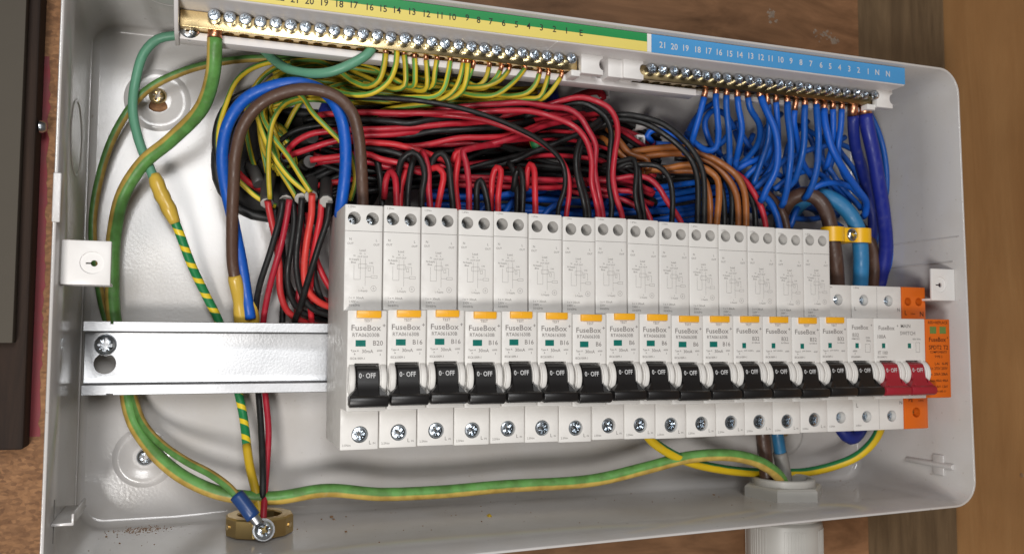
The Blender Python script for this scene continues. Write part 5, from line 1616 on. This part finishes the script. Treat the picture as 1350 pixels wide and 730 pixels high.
def tube(P, r, sides, off, twist, closed=True):
    """swept tube, points in mm (x, d, z); UV u = angle (turns), v = length"""
    Q = np.array([(p[0], -p[1], p[2]) for p in P])
    T = np.gradient(Q, axis=0)
    T /= np.linalg.norm(T, axis=1)[:, None]
    up = np.array([0.0, -1.0, 0.0])
    n0 = up - T[0] * (up @ T[0])
    if np.linalg.norm(n0) < 0.2:
        up = np.array([1.0, 0, 0])
        n0 = up - T[0] * (up @ T[0])
    N = n0 / np.linalg.norm(n0)
    L = np.concatenate([[0], np.cumsum(np.linalg.norm(np.diff(Q, axis=0), axis=1))])
    R_ = np.broadcast_to(np.asarray(r, float), (len(Q),))
    verts, faces, uvs = [], [], []
    for i in range(len(Q)):
        N = N - T[i] * (N @ T[i])
        N /= np.linalg.norm(N)
        B = np.cross(T[i], N)
        for k in range(sides):
            a = 2 * math.pi * k / sides
            verts.append(Q[i] + (N * math.cos(a) + B * math.sin(a)) * R_[i])
    for i in range(len(Q) - 1):
        for k in range(sides):
            k2 = (k + 1) % sides
            faces.append((i * sides + k, i * sides + k2, (i + 1) * sides + k2, (i + 1) * sides + k))
            u0, u1 = k / sides + off, (k + 1) / sides + off
            a, b_ = twist * L[i], twist * L[i + 1]
            uvs += [(u0 + a, L[i]), (u1 + a, L[i]), (u1 + b_, L[i + 1]), (u0 + b_, L[i + 1])]
    for ring, rev in ((0, True), (len(Q) - 1, False)):
        f = [ring * sides + k for k in range(sides)]
        faces.append(tuple(f[::-1] if rev else f))
        uvs += [(0.5, 0)] * sides
    return np.array(verts), faces, uvs


def tube_obj(name, P, r, material, parent=None, sides=12, off=0.0, twist=0.0, base=None):
    v, f, uv = tube(P, r, sides, off, twist)
    org = np.array([P[0][0], -P[0][1], P[0][2]]) if base is None else np.array(base)
    me = bpy.data.meshes.new(name)
    me.from_pydata([tuple(x) for x in (v - org) * S], [], f)
    lay = me.uv_layers.new(name='UVMap')
    flat = np.array(uv, dtype=np.float32).ravel()
    lay.data.foreach_set('uv', flat)
    me.polygons.foreach_set('use_smooth', [len(x) == 4 for x in f])
    me.materials.append(material)
    o = bpy.data.objects.new(name, me)
    COL.objects.link(o)
    if parent is not None:
        o.parent = parent
    else:
        o.location = Vector(org) * S
    return o


for w in WIRES:
    P = ALL[w['sl']]
    c = w['copper']
    if c:
        L = np.concatenate([[0], np.cumsum(np.linalg.norm(np.diff(P, axis=0), axis=1))])
        k = int(np.searchsorted(L, c))
        cut = max(k, 1)
        PC = P[:cut + 1].copy()
        P = P[cut:]
    # a slow uneven wobble so that no run is perfectly smooth
    n = len(P)
    wob = np.convolve(np.random.RandomState(len(w['label']) + n).randn(n + 12, 1)[:, 0], np.ones(13) / 13, mode='valid') * 0.25
    P = P.copy()
    P[:, 1] += wob * np.minimum(1, np.arange(n) / 6.0) * (0.3 if w['keep'] else 1.0)
    o = tube_obj(w['name'], P, w['r'], W_COL[w['color']], None, 14 if w['r'] > 2.5 else 10, w['stripe'], w['twist'])
    tag(o, w['label'], 'cable' if 'cable' in w['name'] or 'tail' in w['name'] else 'wire', w['group'])
    if w['name'] == 'cable_sheath' and 'stripped' in w['label']:
        base = np.array([P[0][0], -P[0][1], P[0][2]])
        E_ = P[-3:].copy()
        tube_obj('stripped_edge', np.array([E_[-1] + (E_[-1] - E_[-2]) * f_ for f_ in (-0.06, 0.05, 0.12)]), np.array([w['r'] + 0.05, w['r'] + 0.12, w['r'] - 0.7]), M_SHEATHW, o, 9, 0, 0, base)
    if c:
        base = np.array([P[0][0], -P[0][1], P[0][2]])
        PC[0] = PC[0] + np.array([0, 0, 1.5])
        v_, f_, u_ = None, None, None
        nC = len(PC)
        cp = tube_obj('copper_end', PC, np.linspace(w['r'] * 0.85, w['r'] * 0.97, nC), M_COPPER, o, 9, 0, 0, base)

# ------------------------------------------------------------------ crimps, lug, nut, gland, clip and small things
def crimp(label, px, rr, material, name='butt_crimp'):
    P = spline([np.array(at(*p)) for p in px], 1.6)
    n = len(P)
    r = np.array([np.interp(i / (n - 1), [0, 0.06, 0.18, 0.34, 0.46, 0.58, 0.74, 0.92, 1.0], rr) for i in range(n)])
    o = tube_obj(name, P, r, material, None, 16)
    return tag(o, label, 'crimp', 'yellow crimp connectors' if material is M_CRIMP else None)


crimp('long yellow crimp joining the teal wire to the spiral striped one', [(203, 230, 22.5), (211, 252, 23), (222, 274, 23), (231, 294, 22)], [2.6, 3.0, 3.7, 3.4, 3.9, 3.3, 3.8, 2.9, 2.6], M_CRIMP)
crimp('yellow crimp at the foot of the brown arch', [(309, 363, 21), (313, 382, 19), (316, 402, 16), (320, 428, 12), (322, 440, 10)], [3.1, 3.6, 3.5, 3.2, 3.0, 3.6, 4.1, 3.6, 3.0], M_CRIMP)
crimp('yellow crimp at the foot of the blue arch, half hidden', [(330, 396, 15), (332, 412, 13), (334, 430, 10)], [3.0, 3.4, 3.6, 3.5, 3.3, 3.5, 3.6, 3.2, 3.0], M_CRIMP)

# brass nut on the floor with the ring lug bolted to it
nx, nd_, nz = -31.5, 31.0, -84.6
nut = empty('brass_locknut', (nx, nd_, nz), 'round brass locknut on the enclosure floor with wires through it', 'nut')
b0 = (nx, nd_, nz)
prn = [(10.6, 0), (15.6, 0), (16.2, 0.6), (16.2, 8.2), (15.4, 9.0), (11.0, 9.0), (10.4, 8.4), (10.4, 0)]
bm = bm_lathe(prn, V(nx, nd_, nz), (0, 0, 1), 12, cap=False)
link('ring', finish(rel(bm, b0), 'ring', 20), M_OLDBRASS, nut)
bm = bm_lathe([(10.3, -2), (10.3, 0.6)], V(nx, nd_, nz), (0, 0, 1), 20)
link('bore_shade_disc', finish(rel(bm, b0), 'bore_shade_disc'), M_DARK, nut)  # dark disc painted as the shade inside the nut
for ang in (200, 330):
    a = math.radians(ang)
    ax = Vector((math.cos(a), math.sin(a), 0))
    bm = bm_lathe([(1.5, 0.05), (1.5, 0.5), (0, 0.7)], V(nx, nd_, nz + 4.6) + ax * 15.6, ax, 10)
    link('grub_screw', finish(rel(bm, b0), 'grub_screw', 40), M_BRASS, nut)
lug = empty('ring_lug', at(345, 696, 49), 'steel ring lug with blue sleeve bolted to the brass nut', 'lug')
lb = at(345, 696, 49)
bm = bmesh.new()
o = tube_obj('blue_sleeve', spline([np.array(at(*p)) for p in ((312, 652, 45), (320, 662, 46.5), (328, 673, 48), (334, 681, 48.5))], 1.2), 3.5, M_LUGBLUE, lug, 16, base=(lb[0], -lb[1], lb[2]))
o = tube_obj('tongue', spline([np.array(at(*p)) for p in ((332, 678, 48.6), (338, 686, 49), (344, 694, 49.2))], 1.0), np.linspace(2.4, 3.2, 8)[:8] if False else 2.4, M_STEEL, lug, 12, base=(lb[0], -lb[1], lb[2]))
bm = bm_lathe([(2.2, 0), (5.2, 0), (5.2, 1.2), (2.2, 1.2), (2.2, 0)], V(*at(347, 698, 49)), (0.15, -0.9, 0.25), 22, cap=False)
link('ring', finish(rel(bm, lb), 'ring', 40), M_STEEL, lug)
p = at(347, 698, 50)
o = put_screw(ME_PAN, 'lug_screw', p[0], p[1] + 0.6, p[2], lug, 0.5, lb, 0.98)
o.rotation_euler = (-0.25, 0.5, 0.1)

# plastic gland through the floor
gx, gd, gz = 272.0, 33.0, -84.0
gl = empty('cable_gland', (gx, gd, gz), 'large off-white plastic cable gland through the enclosure floor', 'gland')
gb = (gx, gd, gz)
bm = bm_lathe([(15.5, 0), (23.5, 0), (23.8, 0.4), (23.8, 6.8), (22.4, 8.0), (18.4, 8.2), (18.0, 11.2), (17.2, 11.6), (15.6, 11.4), (15.4, 0)], V(gx, gd, gz), (0, 0, 1), 6, cap=False)
for v in bm.verts:
    pass
link('lock_nut', finish(rel(bm, gb), 'lock_nut', 15), M_GLAND, gl)
bm = bm_lathe([(15.0, 2), (18.3, 2), (18.3, 11.6), (17.6, 12.2), (15.8, 12.2), (15.0, 11.6), (15.0, 2)], V(gx, gd, gz), (0, 0, 1), 36, cap=False)
link('thread_collar', finish(rel(bm, gb), 'thread_collar', 30), M_GLAND, gl)
bm = bm_lathe([(15.0, 3.0), (0, 3.0)], V(gx, gd, gz), (0, 0, 1), 24, cap=False)
link('bore_shade_disc', finish(rel(bm, gb), 'bore_shade_disc'), M_DARK, gl)  # dark disc in place of the shade down the gland
body = [(17.0, -2.2), (17.0, -8.0), (19.6, -8.4), (20.6, -9.6), (20.6, -11.6), (19.8, -12.0), (21.0, -12.6), (21.8, -13.6), (22.0, -15), (22.0, -44), (20, -50)]
bm = bm_lathe(body, V(gx, gd, gz), (0, 0, 1), 48)
link('gland_body', finish(rel(bm, gb), 'gland_body', 30), M_GLAND, gl)
for k in range(72):
    a = 2 * math.pi * k / 72
    if k % 12 < 5:
        continue
    bm = bm_box(-0.55, 0.55, -0.24, 0.24, -43, -16.0, 0.10, 1)
    bmesh.ops.rotate(bm, verts=bm.verts, cent=(0, 0, 0), matrix=Matrix.Rotation(a, 3, 'Z'))
    bmesh.ops.translate(bm, verts=bm.verts, vec=V(gx, gd, gz) + Vector((math.sin(a) * 22.0, -math.cos(a) * 22.0, 0)))
    link('grip_rib', finish(rel(bm, gb), 'grip_rib', 30), M_GLAND, gl)

# yellow two-hole clip on the tails
cA, cBp = at(1092, 306, 60), at(1132, 309, 60)
cb = ((cA[0] + cBp[0]) / 2, 55, cA[2] - 1)
clip = empty('tail_clip', cb, 'yellow plastic clip with a screw holding the two supply tails', 'clip')
zc0, zc1 = cb[2] - 4.2, cb[2] + 4.4


def clip_band(cx, cd, r):
    pts = []
    for k in range(17):
        a = math.radians(-100 + 200 * k / 16)
        pts.append((cx + r * math.sin(a), cd + r * math.cos(a) * 0.9))
    bm = bmesh.new()
    for (rr, ) in ((0,),):
        pass
    ring = []
    for off in (0, -1.6):
        for z in (zc0, zc1):
            row = []
            for k in range(17):
                a = math.radians(-100 + 200 * k / 16)
                row.append(bm.verts.new(V(cx + (r + off) * math.sin(a), cd + (r + off) * math.cos(a) * 0.9, z)))
            ring.append(row)
    o0, o1, i0, i1 = ring
    for k in range(16):
        bm.faces.new((o0[k], o0[k + 1], o1[k + 1], o1[k]))
        bm.faces.new((i0[k], i1[k], i1[k + 1], i0[k + 1]))
        bm.faces.new((o1[k], o1[k + 1], i1[k + 1], i1[k]))
        bm.faces.new((o0[k], i0[k], i0[k + 1], o0[k + 1]))
    return bm


pA, pB = at(1097, 307, 56), at(1132, 310, 56)
for p in (pA, pB):
    link('band', finish(rel(clip_band(p[0], p[1], 7.4), cb), 'band', 40), M_CLIPY, clip)
mid = ((pA[0] + pB[0]) / 2, 58, cb[2])
bm = bm_box(mid[0] - 4.5, mid[0] + 4.5, 46, 60.5, zc0, zc1, 0.6)
link('bridge', finish(rel(bm, cb), 'bridge', 40), M_CLIPY, clip)
put_screw(ME_PAN, 'clip_screw', mid[0] + 0.5, 60.6, cb[2], clip, 0.2, cb, 0.85)
bm = bm_box(pA[0] - 2, pB[0] + 2, 0.5, 46, cb[2] - 3, cb[2] + 3, 0.5)
link('post', finish(rel(bm, cb), 'post', 40), M_CLIPY, clip)

# white cable saddles on the back panel
for (u, v, w, lab) in ((841, 187, 5.5, 'small white cable saddle below the big black arch'), (848, 163, 4.5, 'small white saddle half hidden by the black arch'), (794, 124, 6.0, 'white saddle under the carrier holding a red wire')):
    x, d, z = at(u, v, 22)
    base = (x, 0, z)
    bm = bm_box(x - w / 2, x + w / 2, 0.2, 26, z - w * 0.6, z + w * 0.6, 0.4)
    c = bm_box(x - w / 2 + 1.1, x + w / 2 - 1.1, 19, 40, z - w * 0.6 + 1.3, z + w * 0.6 - 1.3)
    o = link('cable_saddle', boolean(rel(bm, base), [rel(c, base)], 'cable_saddle', 40), M_WHITE, None, base)
    tag(o, lab, 'saddle', 'white cable saddles')
wire_ = at(780, 124, 22)
o = tube_obj('wire', spline([np.array(at(*p)) for p in ((730, 146, 18), (752, 132, 22), (772, 123, 25), (790, 121, 26), (796, 130, 24))], 2.0), 2.2, W_COL['red'], None, 10)
tag(o, 'red wire end held in the white saddle under the carrier', 'wire')
# broken corner tape: short green and yellow sleeve showing in the dark bundle
o = tube_obj('sleeve_offcut', spline([np.array(at(*p)) for p in ((703, 180, 30), (706, 190, 31), (710, 200, 31))], 1.5), 3.0, W_COL['gyb'], None, 12, 0.45)
tag(o, 'short bright green and yellow sleeve showing in the dark bundle', 'sleeve')
o = tube_obj('sleeve_offcut', spline([np.array(at(*p)) for p in ((637, 672, 60), (645, 679, 60), (653, 681, 60))], 1.0), 1.7, W_COL['yellow'], None, 8)
zf = -83.6 - 5.2 * 0.6 + 0.0187 * 60 * 0.6 + 1.0
tag(o, 'yellow offcut of sleeve lying on the enclosure floor', 'sleeve')
o.location = V(at(645, 679, z=zf + 1.4)[0] - 1, at(645, 679, z=zf + 1.4)[1], zf + 1.2) * S


# dust and crumbs on the floor
def floor_z(x, d):
    return ZB + d / D * (-5.2 + 0.0187 * x) + (1 - d / D) * (0.0 if x < -60 else 1.3)


bm = bmesh.new()
rs = random.Random(3)


def crumb(x, d, s):
    z = floor_z(x, d)
    c = V(x, d, z + s * 0.3)
    vs_ = []
    for k in range(8):
        q = Vector(((k & 1) - 0.5, ((k >> 1) & 1) - 0.5, ((k >> 2) & 1) - 0.5))
        vs_.append(bm.verts.new(c + Vector((q.x * s * rs.uniform(0.6, 1.5), q.y * s * rs.uniform(0.6, 1.5), q.z * s * rs.uniform(0.4, 0.9)))))
    for f in ((0, 1, 3, 2), (4, 6, 7, 5), (0, 4, 5, 1), (2, 3, 7, 6), (0, 2, 6, 4), (1, 5, 7, 3)):
        bm.faces.new([vs_[i] for i in f])


for i in range(210):
    t_ = rs.gauss(0, 1)
    p = at(183 + 21 * t_, 699 + rs.gauss(0, 2.0) - 0.06 * 21 * t_, z=-84.6)
    if p[1] > 1.0 and p[1] < 80:
        crumb(p[0], p[1], rs.uniform(0.12, 0.5))
for u, v, s in ((116, 710, 1.2), (140, 706, 0.8), (158, 712, 0.7), (117, 720, 0.6), (437, 685, 1.4), (440, 687, 1.0), (424, 687, 0.7), (456, 684, 0.6), (456, 699, 1.0), (500, 709, 0.6), (560, 669, 0.6), (635, 687, 0.6), (941, 656, 0.8), (1093, 638, 0.7), (1108, 638, 0.6), (1132, 639, 0.7), (832, 655, 0.5), (700, 660, 0.5), (380, 690, 0.7), (386, 694, 0.6), (392, 697, 0.5), (770, 656, 0.5)):
    p = at(u, v, z=-84.5)
    if 1 < p[1] < 86:
        crumb(p[0], p[1], s)
for i in range(110):
    x_ = rs.uniform(-112, 350)
    crumb(x_, min(abs(rs.gauss(0, 22)) + 2.5, 84), rs.choice((0.2, 0.25, 0.3, 0.45)))
o = link('brick_dust', finish(bm, 'brick_dust'), M_DUST)
tag(o, 'reddish crumbs and dust scattered on the enclosure floor', 'dust', kind='stuff')
